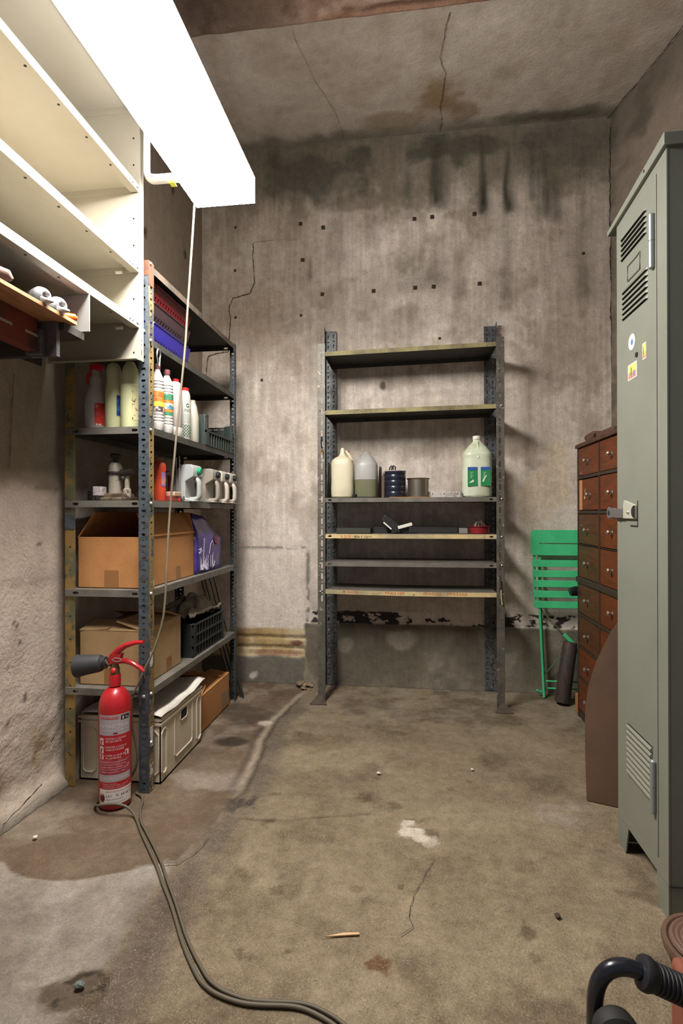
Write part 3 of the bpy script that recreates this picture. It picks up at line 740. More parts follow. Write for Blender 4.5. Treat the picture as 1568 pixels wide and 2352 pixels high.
for tx, x, z, w, h, mi in (('1198', -.252, .935, .062, .014, dark_ink), ('mE', -.217, .933, .032, .012, dark_ink), ('-SS1', -.318, .936, .068, .016, orange_ink)):
    mb = MB(ob_); text(mb, tx, (x, BY0+.0028, z), (-1, 0, 0), (0, 0, -1), w, h, 0)        # these are upside down
    mb.obj('stencilled_code', mi, bu, smooth=0)
for tx, x, w in (('A 3178', -.382, .092), ('FFA3189', -.142, .108), ('FFA3253', .070, .094), ('FFA3254', .199, .105)):
    mb = MB(ob_); text(mb, tx, (x, BY0+.0028, .612-.004*math.sin(math.pi*(x+.48)/.94)), (1, 0, 0), (0, 0, 1), w, .013, 0)
    mb.obj('stencilled_code', orange_ink, bu, smooth=0)

# ---- cream wall shelving upper left
oc = (-1.19, 1.4, 1.62)
cs = thing('wall_shelf_unit', 'cream enamelled steel shelf unit hung high on the left wall beside the lamp', 'shelf unit', oc)
CY0, CY1, CXF, CXB = .82, 1.885, -1.0, -1.372
mb = MB(oc)
mb.box(CXB, CY1, 1.632, CXF-.0031, CY1+.003, 2.95).box(CXF-.003, CY1, 1.632, CXF+.001, CY1+.030, 2.95)
mb.box(CXB+.02, CY1-.02, 1.632, CXF-.003, CY1, 1.634)
for z in np.arange(1.66, 2.9, .1): mb.lathe([(.0035, 0), (.0035, .0006)], (CXF-.022, CY1-.0004, z), (0, -1, 0), 8, m=1)
for z in (1.655, 1.69, 1.705): mb.box(CXF+.001, CY1+.013, z, CXF+.0016, CY1+.016, z+(.018 if z < 1.66 else .005), 1)
mb.obj('side_panel', [cream_paint, hole_black], cs, smooth=0)
MB(oc).box(CXB, CY0-.004, 1.632, CXF, CY0, 2.95).obj('side_panel', cream_paint, cs, smooth=0)
MB(oc).box(CXB-.012, CY0, 1.75, CXB+.002, CY1, 2.95).obj('back_panel', cream_paint, cs, smooth=0)
for z in (2.563, 2.262, 1.963, 1.757):
    mb = MB(oc)
    mb.box(CXB+.003, CY0+.001, z+.016, CXF-.004, CY1-.001, z+.019)
    mb.box(CXF-.006, CY0+.001, z-.006, CXF-.001, CY1-.001, z+.022)
    mb.box(CXF-.032, CY0+.001, z-.006, CXF-.006, CY1-.001, z-.004)
    mb.box(CXB+.003, CY0+.001, z-.006, CXB+.006, CY1-.001, z+.018)
    mb.box(CXB+.005, CY1-.004, z-.006, CXF-.008, CY1-.001, z+.016)
    for y in np.arange(CY0+.08, CY1-.06, .137): mb.lathe([(.004, 0), (.004, .0006)], (CXF-.018, y, z-.0062), (0, 0, -1), 8, m=1)
    for dy, w in ((.012, .006), (.045, .003), (.065, .003)): mb.box(CXF-.0011, CY1-dy-w, z+.003, CXF-.0006, CY1-dy+w, z+.009, 1)
    mb.obj('shelf_board', [cream_paint, hole_black], cs, smooth=0)
for z in (1.945, 1.74):
    MB(oc).tube([(CXF-.05, CY1-.03, z+.004), (CXF-.075, CY1-.03, z+.004)], .006, 8).obj('shelf_peg', M('white_peg', C(225, 222, 210), .5), cs)
# bracket that carries the lamp
lb = thing('lamp_bracket', 'white pressed steel angle bracket bolted to the cream shelf edge, holding the lamp', 'bracket', (-.975, 1.9, 2.3))
mb = MB((-.975, 1.9, 2.3)); wb = M('white_bracket', C(226, 226, 222), .45)
pt = [(-.978, 1.9, 2.66), (-.978, 1.9, 2.335)]
for k in range(1, 6):
    a = math.radians(180+90*k/6); pt.append((-.948+.03*math.cos(a), 1.9, 2.335+.03*math.sin(a)))
pt += [(-.94, 1.9, 2.305), (-.8515, 1.9, 2.305)]
mb.tube(pt, [(.010, .019)]*len(pt), 10, flat=(0, 1, 0))
mb.obj('arm', wb, lb)
MB((-.975, 1.9, 2.3)).tube([(-.966, 1.884, 2.6), (-.966, 1.884, 2.34), (-.955, 1.884, 2.318), (-.93, 1.884, 2.314), (-.853, 1.884, 2.314)], .004, 6).obj('rib', wb, lb)
MB((-.975, 1.9, 2.3)).box(-.885, 1.887, 2.284, -.865, 1.913, 2.287).obj('yellow_tag', M('yellow_tag', C(230, 226, 60), .5), lb)

# ---- plank shelf under the cream unit
op = (-1.2, 1.2, 1.6)
pk = thing('plank_shelf', 'plywood plank on a rusty red steel beam beneath the cream shelf unit', 'shelf', op)
PZ = 1.640
plank_dark = M('plank_top_darkened', C(74, 66, 58), .9)  # plank top darkened to cut orange light bounced onto the shelf above
MB(op).box(-1.36, .8, PZ-.011, -1.0, 1.508, PZ, [0, 1, 0, 0, 0, 0]).obj('plank', [M('plywood_edge', C(188, 138, 98), .65, c2=C(160, 114, 76), sc=5, stretch=(4, 1, 14)), plank_dark], pk, bevel=.001)
redb = M('rusty_red_beam', C(120, 50, 34), .75, c2=C(70, 42, 34), sc=9, thr=(.45, .6), c3=C(150, 120, 108), sc3=30, thr3=(.66, .7))
mb = MB(op); mb.box(-1.115, .8, 1.535, -1.08, 1.44, PZ-.0115)
for y in np.arange(.95, 1.4, .11): mb.box(-1.0801, y, 1.575, -1.0790, y+.06, 1.583, 1)
mb.obj('beam', [redb, M('beam_slot', C(170, 150, 140), .8)], pk, bevel=.003)
gb = M('grey_bracket', C(110, 104, 106), .5, .2, c2=C(92, 86, 88), sc=10)
mb = MB(op); mb.box(-1.12, 1.462, 1.525, -1.035, 1.478, PZ-.0115).box(-1.12, 1.44, 1.528, -1.07, 1.462, 1.6)
mb.lathe([(.004, 0), (.004, .002)], (-1.085, 1.461, 1.565), (0, -1, 0), 8, m=1)
mb.obj('end_bracket', [gb, hole_black], pk, bevel=.004)
MB(op).box(-1.395, 1.455, 1.525, -1.12, 1.475, 1.60).obj('wall_arm', M('dark_arm', C(62, 58, 52), .7), pk, bevel=.002)
MB(op).box(-1.41, .8, 1.615, -1.375, 1.86, 1.65).obj('wall_rail', M('dark_wall_rail', C(64, 60, 54), .8, c2=C(88, 80, 68), sc=12), pk, bevel=.002)
bo = (-1.08, 1.585, PZ)
MB(op).box(-1.37, 1.57, 1.632, -1.0, 1.575, 1.75).obj('divider', M('grey_divider', C(150, 150, 146), .5), pk, bevel=.001)
MB(op).box(-1.36, 1.475, 1.606, -1.02, 1.574, PZ-.0115).obj('divider_foot', M('dark_arm', None), pk)

# spray cans lying on the plank
can_m = M('grey_can', C(176, 176, 178), .4, .2); can_w = M('white_can', C(218, 216, 214), .45)
def spray_can(loc, label, yaw):
    t = thing('spray_can', label, 'spray can', loc, 'white spray cans on the plank', yaw)
    MB().lathe([(.024, -.16), (.026, -.157), (.026, -.02), (.024, -.012)], (0, 0, 0), (1, 0, 0), 20, m=[0, 0, 0]).lathe([(.0262, -.155), (.0263, -.05)], (0, 0, 0), (1, 0, 0), 20, m=0).obj('can_body', can_w, t)
    MB().lathe([(.0258, -.02), (.0262, -.014), (.022, -.004), (.013, .004), (.009, .006)], (0, 0, 0), (1, 0, 0), 20).obj('dome', can_m, t)
    MB().lathe([(.008, .004), (.0075, .016), (.005, .02), (.0, .021)], (0, 0, 0), (1, 0, 0), 12).obj('valve', M('dark_valve', C(96, 92, 94), .5), t)
    MB().prism([(-.002, -.004), (.03, -.018), (.036, -.024), (.03, -.0262), (.004, -.024), (-.004, -.014)], 'XZ', -.012, .012).obj('nozzle_lever', can_w, t, bevel=.004)
    MB().box(-.14, -.0275, -.012, -.06, -.0265, .012).obj('label_patch', M('can_label', C(70, 130, 130), .5, c2=C(180, 60, 60), sc=40), t)
    return t
spray_can((-1.008, 1.372, PZ+.0275), 'white spray can lying on the plank, the nearer of the two', -.5)
spray_can((-1.008, 1.442, PZ+.0275), 'white spray can lying on the plank, the farther one next to the divider', -.5)
setp(MB((-1.03, 1.5, PZ+.012)).lathe([(.009, -.03), (.012, -.028), (.012, .028), (.010, .03)], (-1.03, 1.492, PZ+.0125), (.75, .55, 0), 16).lathe([(.006, .029), (.007, .034), (.003, .035)], (-1.03, 1.492, PZ+.0125), (.75, .55, 0), 12).obj('orange_tube', M('orange_plastic', C(238, 108, 30), .4)), 'short orange plastic tube at the end of the plank', 'tube')
setp(MB((-1.03, 1.16, PZ)).tube([(-1.2, 1.12, PZ+.018), (-1.1, 1.18, PZ+.024), (-1.04, 1.235, PZ+.034), (-1.022, 1.252, PZ+.030), (-1.015, 1.258, PZ+.02)], [.017, .017, .017, .015, .007], 12).obj('tool_handle', M('worn_wooden_handle', C(134, 102, 88), .6)), 'worn brown tool handle at the left end of the plank', 'tool handle')

# ================================================================== LEFT UNIT: top baskets
def basket(loc, mat, label, L, Wd, H, rim=.012, slant=.03):
    t = thing('letter_basket', label, 'basket', loc, 'plastic baskets stacked on the second shelf')
    mb = MB(); n = int(L/.024)
    for s in (-1, 1):     # long sides, slotted low down
        mb.holed((-0+s*Wd/2, -L/2, 0), (0, 1, 0), (s*.012, 0, H*.45), L, 1, [(.03+.024*i, .62, .0045, .24) for i in range(n-1)], 0)
        mb.quad((s*(Wd/2+.012), -L/2, H*.45), (s*(Wd/2+.012), L/2, H*.45), (s*(Wd/2+.02), L/2+.01, H), (s*(Wd/2+.02), -L/2-.01, H))
        mb.quad((-Wd/2, s*L/2, 0), (Wd/2, s*L/2, 0), (Wd/2+.02, s*(L/2+.01), H), (-Wd/2-.02, s*(L/2+.01), H))
    mb.obj('basket_wall', mat, t, smooth=0, solid=.002)
    MB().box(-Wd/2, -L/2, 0, Wd/2, L/2, .002).obj('basket_floor', mat, t)
    a, b = Wd/2+.02, L/2+.01
    MB().tube([(-a, -b+.03, H), (-a+.03, -b, H), (a-.03, -b, H), (a, -b+.03, H), (a, b-.03, H), (a-.03, b, H), (-a+.03, b, H), (-a, b-.03, H)], .004, 6, closed=True).obj('rim', mat, t)
    return t
basket((-1.14, 2.215, 1.7345), M('blue_plastic', C(40, 32, 124), .4), 'blue plastic basket at the bottom of the basket stack', .37, .19, .095)
basket((-1.14, 2.215, 1.8355), M('dark_plum_plastic', C(52, 36, 40), .45), 'dark plum plastic basket between the blue and the red ones', .37, .19, .075)
basket((-1.135, 2.225, 1.9175), M('red_plastic', C(116, 18, 28), .4), 'red plastic basket on top of the basket stack', .36, .19, .07)
# carabiner on the near post
cb = [(-.981, 2.0+.012*math.cos(a)*(1.3 if math.sin(a) > 0 else .8), 1.672+.034*math.sin(a)) for a in np.linspace(0, 2*math.pi, 16, endpoint=False)]
setp(MB((-.981, 2.0, 1.64)).tube(cb, .0032, 6, closed=True).obj('carabiner_hook', M('chromed_steel', C(190, 190, 192), .25, .9)), 'small steel snap hook hanging on the slotted post of the left unit', 'snap hook')

# ---- third shelf: bottles
def bottle(name, loc, label, body, mats, cap=None, capm=None, sx=1, sy=1, n=24, sq=0, cat='bottle', group=None):
    t = thing(name, label, cat, loc, group)
    MB().lathe(body, (0, 0, 0), (0, 0, 1), n, sx, sy, sq=sq).obj('bottle_body', mats, t)
    if cap: MB().lathe(cap, (0, 0, 0), (0, 0, 1), 20).obj('cap', capm, t)
    return t
def wrap(mb, r, z0, z1, a0, a1, m=0, n=14, sx=1, sy=1, e=.0006):
    for i in range(n):
        p, q = a0+(a1-a0)*i/n, a0+(a1-a0)*(i+1)/n
        f = lambda a, z: (math.cos(a)*(r+e)*sx, math.sin(a)*(r+e)*sy, z)
        mb.quad(f(p, z0), f(q, z0), f(q, z1), f(p, z1), m)
S3 = 1.3925
G3 = 'bottles on the third shelf'
t = bottle('spray_bottle', (-1.238, 1.985, S3), 'white spray bottle with a red trigger, at the wall end of the third shelf', [(.038, 0), (.041, .006), (.041, .10), (.036, .135), (.024, .165), (.02, .18), (.02, .205)], white_pl, group=G3)
MB().lathe([(.021, .178), (.021, .20), (.015, .21), (.013, .235)], n=16).obj('collar', white_pl, t)
rt_ = M('red_trigger', C(206, 34, 44), .4)
MB().prism([(-.018, .232), (.03, .232), (.03, .255), (.012, .262), (-.018, .256)], 'XZ', -.012, .012).prism([(-.018, .24), (-.034, .215), (-.04, .185), (-.03, .182), (-.022, .21), (-.012, .232)], 'XZ', -.007, .007).obj('trigger', rt_, t, bevel=.003)
mb = MB(); wrap(mb, .041, .012, .10, -1.1, -.15, 0); mb.obj('label_patch', M('red_label', C(200, 50, 40), .5, c2=C(220, 200, 190), sc=40, thr=(.58, .62)), t)
yg = M('yellow_green_plastic', C(210, 212, 164), .45, sss=.2)
t = bottle('bleach_bottle', (-1.163, 1.99, S3), 'pale yellow-green bottle with a blue label, beside the white spray bottle', [(.030, 0), (.033, .006), (.033, .13), (.029, .17), (.026, .20), (.028, .225), (.024, .25), (.014, .262)], yg, group=G3)
mb = MB(); wrap(mb, .033, .05, .13, -.75, .25, 0); mb.obj('label_patch', M('blue_label', C(40, 60, 130), .5, c2=C(60, 120, 150), sc=30), t)
t = bottle('bleach_bottle', (-1.092, 1.985, S3), 'pale yellow bottle with red script lettering, right behind the near post', [(.034, 0), (.036, .006), (.036, .168), (.033, .172), (.034, .20), (.029, .235), (.016, .262)], yg, group=G3)
mb = MB(); wrap(mb, .036, .03, .15, -.9, .2, 0); mb.obj('label_patch', M('script_label', C(200, 196, 150), .5, c2=C(120, 60, 60), sc=60, thr=(.55, .6)), t)
def ribbed(r, h):
    p = [(r*.9, 0), (r, .005), (r, .03)]
    for z in (.034, .046, .058): p += [(r, z), (r*.93, z+.003), (r, z+.006)]
    p += [(r, .07), (r, h*.62)]
    for z in (h*.64, h*.69, h*.74): p += [(r, z), (r*.92, z+.003), (r, z+.006)]
    return p+[(r*.9, h*.82), (r*.5, h*.91), (r*.42, h*.93), (r*.42, h*.96)]
def multi_label(t, r, z0, z1, mats, a0=-2.2, a1=.6):
    mb = MB(); k = len(mats)
    for i in range(k): wrap(mb, r, z0+(z1-z0)*i/k, z0+(z1-z0)*(i+1)/k-.001, a0, a1, i)
    mb.obj('label_patch', mats, t)
lo_ = M('label_orange', C(200, 124, 50), .5, c2=C(210, 90, 40), sc=40); ly_ = M('label_yellow', C(226, 200, 60), .5); ld_ = M('label_dark', C(70, 56, 56), .5, c2=C(190, 184, 176), sc=50, thr=(.5, .54))
lg_ = M('label_green', C(52, 120, 84), .5, c2=C(200, 206, 190), sc=90, thr=(.58, .62)); lc_ = M('label_photo', C(206, 196, 160), .5, c2=C(56, 116, 146), sc=26, thr=(.5, .53))
ribm = M('ribbed_white_plastic', C(182, 178, 172), .4, sss=.1)
t = bottle('cleaner_bottle', (-1.012, 2.052, S3), 'white ribbed bottle with an orange label, tight behind the near post', ribbed(.025, .26), ribm, [(.011, .248), (.012, .25), (.012, .268), (.010, .27)], M('maroon_cap', C(120, 70, 74), .5), group=G3)
multi_label(t, .025, .075, .158, [ld_, ly_, lo_, lo_])
t = bottle('cleaner_bottle', (-1.012, 2.135, S3), 'white ribbed bottle with a green and yellow label and maroon cap', ribbed(.026, .262), ribm, [(.0125, .245), (.014, .248), (.014, .266), (.012, .268)], M('maroon_cap', None), group=G3)
multi_label(t, .026, .075, .165, [lg_, lo_, lc_, lc_, lo_, lg_, lg_])
t = bottle('cleaner_bottle', (-1.02, 2.235, S3), 'plain white bottle with a flat red cap', [(.026, 0), (.028, .005), (.028, .04), (.027, .042), (.028, .044), (.028, .2), (.024, .232), (.018, .24)], white_pl, [(.015, .238), (.016, .24), (.016, .252), (.013, .254)], M('red_cap', C(176, 34, 38), .4), sy=1.3, group=G3)
t = bottle('cleaner_bottle', (-1.018, 2.33, S3), 'white bottle printed with green letters and a diamond lattice, red cap', [(.024, 0), (.026, .005), (.026, .17), (.023, .205), (.018, .222)], white_pl, [(.0175, .218), (.0185, .22), (.0185, .235), (.016, .237)], M('red_cap', None), sy=1.25, group=G3)
mb = MB(); gi = M('green_ink', C(36, 110, 70), .6)
def on_r(txt, z, a, w, h, r=.026, sx=1, sy=1.25):
    vs, fs = glyphs(txt)
    mb.add([(math.cos(a+(p*w)/r)*(r+.0007)*sx, math.sin(a+(p*w)/r)*(r+.0007)*sy, z+q*h) for p, q in vs], fs, 0)
on_r('INO', .125, -1.15, .032, .014)
for k in range(3):
    for z in range(4):
        a0 = -1.3+k*.42; z0 = .012+z*.014
        for s in (0, 1):
            f = lambda a, zz: (math.cos(a)*.0268, math.sin(a)*.0268*1.25, zz)
            p, q = (a0, a0+.42) if s else (a0+.42, a0)
            mb.tube([f(p, z0), f((p+q)/2, z0+.007), f(q, z0+.014)], .0008, 4)
for k in range(5): mb.tube([(math.cos(-1.2+.22*k)*.0267, math.sin(-1.2+.22*k)*.0267*1.25, .075), (math.cos(-1.2+.22*k)*.0267, math.sin(-1.2+.22*k)*.0267*1.25, .115)], .0007, 4)
mb.tube([(math.cos(-.62+.22*math.cos(a))*.0268, math.sin(-.62+.22*math.cos(a))*.0268*1.25, .155+.007*math.sin(a)) for a in np.linspace(0, 6.28, 12, endpoint=False)], .0015, 5, closed=True)
mb.obj('lettering', gi, t, smooth=0)
trn = M('frosted_plastic', C(172, 170, 158), .45, sss=.35, c2=C(162, 150, 124), sc=12, thr=(.5, .7))
bottle('plastic_bottle', (-1.02, 2.425, S3), 'frosted translucent bottle between the lattice bottle and the green crate', [(.026, 0), (.028, .005), (.027, .12), (.019, .17), (.012, .19), (.012, .2)], trn, sy=1.2, group=G3)

def crate(loc, L, Wd, H, label, rows, mat, dip=0, group=None):
    """slatted plastic crate, long side along Y"""
    t = thing('plastic_crate', label, 'crate', loc, group)
    mb = MB()
    for s in (-1, 1):
        x = s*(Wd/2-.004)
        for k in range(rows+1):
            z = H*k/rows
            if dip and k == rows: continue
            mb.box(x-.004, -L/2, max(0, z-.006), x+.004, L/2, z+.002)
        nv = int(L/.035)
        for k in range(nv+1):
            y = -L/2+.008+(L-.016)*k/nv; mb.box(x-.003, y-.003, 0, x+.003, y+.003, H if not dip else H*(rows-1)/rows)
        y = s*(L/2-.004)
        for k in range(rows+1):
            z = H*k/rows; mb.box(-Wd/2, y-.004, max(0, z-.006), Wd/2, y+.004, z+.002)
        nv = int(Wd/.035)
        for k in range(nv+1):
            xx = -Wd/2+.008+(Wd-.016)*k/nv; mb.box(xx-.003, y-.003, 0, xx+.003, y+.003, H)
    mb.obj('crate_frame', mat, t)
    mb = MB()
    for s in (-1, 1):
        mb.box(s*(Wd/2-.009)-.001, -L/2+.01, .004, s*(Wd/2-.009)+.001, L/2-.01, H*(rows-1)/rows if dip else H-.012)
        mb.box(-Wd/2+.01, s*(L/2-.009)-.001, .004, Wd/2-.01, s*(L/2-.009)+.001, H-.012)
    mb.obj('mesh_panel', M('crate_mesh', C(36, 42, 40), .6), t)
    MB().box(-Wd/2+.004, -L/2+.004, .002, Wd/2-.004, L/2-.004, .006).obj('crate_base', mat, t)
    for sx_ in (-1, 1):
        for sy_ in (-1, 1):
            MB().prism([(sx_*(Wd/2+.001), sy_*(L/2-.03)), (sx_*(Wd/2+.001), sy_*(L/2-.008)), (sx_*(Wd/2-.008), sy_*(L/2+.001)), (sx_*(Wd/2-.05), sy_*(L/2+.001)), (sx_*(Wd/2-.05), sy_*(L/2-.012)), (sx_*(Wd/2-.012), sy_*(L/2-.03))], 'XY', 0, H+.006).obj('corner_post', mat, t, bevel=.002)
    return t
crate((-1.12, 2.705, S3), .40, .27, .145, 'dark green slatted plastic crate at the far end of the third shelf', 2, green_ct, dip=1)

# ---- fourth shelf: jack, can, clamp, jugs
S4 = 1.1113
jm = M('worn_grey_jack_paint', C(176, 168, 150), .5, .2, c2=C(96, 82, 66), sc=26, thr=(.54, .6)); jd = M('oily_dark_steel', C(60, 54, 50), .5, .4)
t = thing('bottle_jack', 'worn grey hydraulic bottle jack standing on the fourth shelf', 'jack', (-1.185, 2.04, S4))
MB().prism([(-.068, -.05), (.068, -.05), (.075, -.03), (.075, .03), (.068, .05), (-.068, .05), (-.075, .03), (-.075, -.03)], 'XY', 0, .014).prism([(-.06, .012), (-.035, .03), (.06, .03), (.065, .012)], 'XZ', -.035, .035).obj('jack_base', M('rusty_jack_base', C(120, 104, 84), .6, .2, c2=C(80, 66, 54), sc=20), t, bevel=.004)
MB().lathe([(.027, .02), (.027, .105), (.03, .107), (.03, .115), (.027, .118), (.026, .14), (.02, .152), (.014, .155)]).obj('cylinder', jm, t)
MB().lathe([(.032, .105), (.034, .108), (.034, .115), (.031, .118)]).box(.02, -.012, .105, .06, .012, .125).obj('collar', jd, t, bevel=.002)
MB().lathe([(.009, .15), (.009, .172), (.02, .176), (.022, .183), (.018, .19), (0, .191)]).obj('ram_head', jd, t)
MB().lathe([(.016, .01), (.016, .045), (.010, .05), (.009, .10)], (.055, -.01, 0)).obj('pump', jm, t)
MB().tube([(.03, -.02, .108), (.085, -.025, .118)], .012, 12).lathe([(.007, 0), (.011, .004), (.0, .01)], (.042, -.022, .09), (0, -1, 0), 10).obj('handle_socket', jd, t)
setp(MB((-1.233, 2.0, S4)).box(-1.252, 1.985, S4+.018, -1.214, 2.025, S4+.056).tube([(-1.235, 2.005, S4), (-1.235, 2.005, S4+.03)], .02, 10, m=1).obj('grease_pot', [M('chalky_white_block', C(190, 180, 180), .7, c2=C(150, 140, 140), sc=60), jd], bevel=.004), 'small whitish cube-shaped pot beside the jack', 'pot')
setp(MB((-1.285, 2.06, S4)).lathe([(.03, 0), (.032, .01), (.03, .04), (.012, .05)], (-1.283, 2.06, S4), n=14).obj('dark_tin', jd), 'dark round tin behind the whitish pot, against the wall', 'tin')
t = bottle('oil_bottle', (-1.045, 2.125, S4), 'orange-red oil bottle squeezed behind the near post', [(.030, 0), (.032, .006), (.032, .05), (.027, .08), (.028, .11), (.033, .135), (.030, .155), (.018, .168)], M('orange_red_plastic', C(176, 58, 32), .4), [(.015, .166), (.016, .168), (.016, .182), (.013, .184)], M('brown_cap', C(120, 66, 48), .5), sy=.75, group=None)
mb = MB(); wrap(mb, .0275, .06, .12, -.8, .6, 0, sy=.75, e=.004); mb.obj('label_patch', M('violet_label', C(110, 90, 140), .5, c2=C(190, 120, 60), sc=30), t)
rc = M('red_tool_paint', C(150, 44, 36), .5, c2=C(96, 40, 34), sc=24)
t = thing('bench_clamp', 'red G-shaped clamp lying on a pale block on the fourth shelf', 'clamp', (-1.035, 2.25, S4))
MB().box(-.035, -.10, 0, .03, -.02, .026).obj('clamp_foot', rc, t, bevel=.003)
MB().box(-.03, -.06, .022, .032, .012, .042).obj('pale_block', M('pale_block', C(176, 150, 126), .8), t, bevel=.003)
MB().tube([(-.02, -.06, .04), (-.02, -.058, .11), (-.02, -.04, .125), (-.02, -.005, .125), (-.02, .012, .11), (-.02, .014, .045)], .011, 10).obj('clamp_frame', M('dark_red_paint', C(92, 30, 30), .5), t)
MB().box(-.02, -.02, 0, .03, .010, .02).obj('red_handle', M('bright_red_plastic', C(206, 38, 44), .4), t, bevel=.004)
t = thing('threaded_rod', 'thin upright steel rod with a heavy nut, standing before the first jug', 'rod', (-1.02, 2.278, S4))
MB().tube([(0, 0, .012), (-.006, .01, .205)], .0032, 6).obj('rod_shaft', M('bright_steel', C(150, 142, 134), .4, .6), t)
MB().tube([(-.02, .014, .012), (-.026, .022, .20)], .0032, 6).obj('rod_shaft', M('bright_steel', None), t)
MB().tube([(-.045, .0, .014), (.02, .0, .014)], .013, 10).obj('nut', M('nut_steel', C(120, 116, 106), .45, .4), t, bevel=.001)

def jug(loc, label, mat, capm, k=1.0):
    t = thing('oil_jug', label, 'jug', loc, 'flat oil jugs in a row on the fourth shelf')
    prof = [(-.112, .004), (-.105, 0), (-.012, 0), (-.006, .004), (-.054, .016), (-.054, .092), (-.036, .102), (-.016, .114), (-.016, .152), (-.026, .168), (-.065, .168), (-.092, .148), (-.108, .112), (-.112, .08)]
    MB().prism(prof, 'XZ', -.055, .055).obj('jug_body', mat, t, bevel=.011, segs=3)
    hp = smooth_path([(-.034, 0, .112), (-.020, 0, .104), (-.011, 0, .090), (-.0095, 0, .065), (-.0095, 0, .030), (-.013, 0, .018), (-.025, 0, .0125), (-.06, 0, .0125)], 2)
    MB().tube(hp, [(.0108, .0165)]*len(hp), 14, flat=(0, 1, 0)).obj('handle', mat, t, smooth=60)
    MB().lathe([(.0145, -.006), (.0155, -.004), (.0155, .012), (.0135, .014), (0, .0142)], (-.013, 0, .140), (1, 0, -.12), 18).obj('cap', capm, t)
    return t
clear_pl = M('milky_clear_plastic', C(164, 168, 166), .35, sss=.3, c2=C(140, 140, 134), sc=9, thr=(.45, .7))
white_jug = M('white_jug_plastic', C(196, 187, 176), .45, sss=.15)
JX = -.952; S4 = 1.1125
jug((JX, 2.36, S4), 'milky clear oil jug with a green cap, nearest in the row of jugs', clear_pl, M('green_cap', C(24, 140, 98), .4))
jug((JX, 2.60, S4), 'milky greyish oil jug with a black cap, second in the row behind the green-capped one', M('milky_grey_plastic', C(150, 143, 132), .4, sss=.3, c2=C(126, 114, 100), sc=9, thr=(.45, .7)), black_rb)
jug((JX, 2.735, S4), 'cream-white oil jug with a black cap, third in the row', white_jug, black_rb)
jug((JX, 2.858, S4), 'white oil jug with a black cap, farthest in the row at the end post', white_jug, black_rb)

# ---- cardboard boxes
def carton(loc, wx_, ly_, h, mat, label, flaps, tapes=True, name='cardboard_box'):
    """open carton, walls + four flaps; flaps = (near, far, wallside, roomside) tilt from level inward, degrees; None = lost"""
    t = thing(name, label, 'box', loc)
    T = .004
    mb = MB()
    a, b = wx_/2, ly_/2
    mb.box(-a, -b, 0, a, b, T).box(-a, -b, 0, a, -b+T, h).box(-a, b-T, 0, a, b, h).box(-a, -b, 0, -a+T, b, h).box(a-T, -b, 0, a, b, h)
    mb.obj('carton_wall', [mat], t, smooth=0, bevel=.0012, segs=1)
    def flap(o, u, w, inn, L, deg, cut=.0):
        if deg is None: return
        d = math.radians(deg); dirv = Vector(inn)*math.cos(d)+Vector((0, 0, 1))*math.sin(d)
        o = Vector(o); u = Vector(u); nn = u.cross(dirv)*T
        vs = [o, o+u*w, o+u*(w-cut)+dirv*L, o+u*cut+dirv*L]
        vs = vs+[v+nn for v in vs]
        MB().add(vs, [(0, 1, 2, 3), (7, 6, 5, 4), (0, 4, 5, 1), (1, 5, 6, 2), (2, 6, 7, 3), (3, 7, 4, 0)]).obj('flap', mat, t, smooth=0)
    n, f, w, r = flaps
    flap((-a, -b, h), (1, 0, 0), wx_, (0, 1, 0), n[1] if n else 0, n[0] if n else None, n[2] if n else 0)
    flap((-a, b, h), (1, 0, 0), wx_, (0, -1, 0), f[1] if f else 0, f[0] if f else None, f[2] if f else 0)
    flap((-a, -b, h), (0, 1, 0), ly_, (1, 0, 0), w[1] if w else 0, w[0] if w else None, w[2] if w else 0)
    flap((a, -b, h), (0, 1, 0), ly_, (-1, 0, 0), r[1] if r else 0, r[0] if r else None, r[2] if r else 0)
    if tapes:
        MB().box(-.03, -b-.0006, .002, .03, -b-.0001, .07).obj('tape_strip', tape, t)
        MB().box(a+.0001, b*.15, .002, a+.0006, b*.15+.05, .06).obj('tape_strip', tape, t)
    return t
S5 = .7673
t = carton((-1.162, 2.203, S5), .284, .466, .200, cardboard, 'large brown cardboard box with raised flaps on the fifth shelf', (None, (75, .10, .01), (58, .118, .012), (62, .105, .02)))
# crumpled purple bag
t = thing('pellet_bag', 'purple printed plastic bag slumped beside the large cardboard box', 'bag', (-1.08, 2.615, S5))
bm = bmesh.new(); bmesh.ops.create_cube(bm, size=1); bmesh.ops.subdivide_edges(bm, edges=bm.edges[:], cuts=9, use_grid_fill=True)
for v in bm.verts:
    x, y, z = v.co; hz = z+.5
    p = 1-.75*max(0, hz-.62)/.38
    bx = .13*(1-.10*hz)*(1+.12*math.cos(math.pi*z)); 
    lx = x*bx*(1 if hz < .62 else max(.45, p)); ly = y*.335*(1-.1*hz*hz)*(1+.06*math.cos(math.pi*z))
    if hz > .62: ly = y*.335*.9*(1-.30*(hz-.62)/.38)+.0; 
    zz = hz*.285+.02*math.sin(y*9)*max(0, hz-.5)-.05*max(0, y)*max(0, hz-.45)*2
    w = Vector((lx, ly-.06*max(0, hz-.6), zz))
    q = w*18
    d = mnoise.noise(q)*.006+mnoise.noise(q*2.3)*.004
    if hz < .02: d = 0
    v.co = w+Vector((x, y, 0)).normalized()*d if (abs(x)+abs(y)) > .1 else w+Vector((0, 0, d))
    if hz > .99: v.co.z += mnoise.noise(q*1.3)*.012
    v.co.x += .0
me = bpy.data.meshes.new('bag_body'); bm.to_mesh(me); bm.free()
me.materials.append(M('purple_film', C(58, 40, 140), .3, c2=C(92, 80, 150), sc=7, thr=(.5, .7), c3=C(150, 140, 180), sc3=5, thr3=(.6, .8)))
me.polygons.foreach_set('use_smooth', [True]*len(me.polygons))
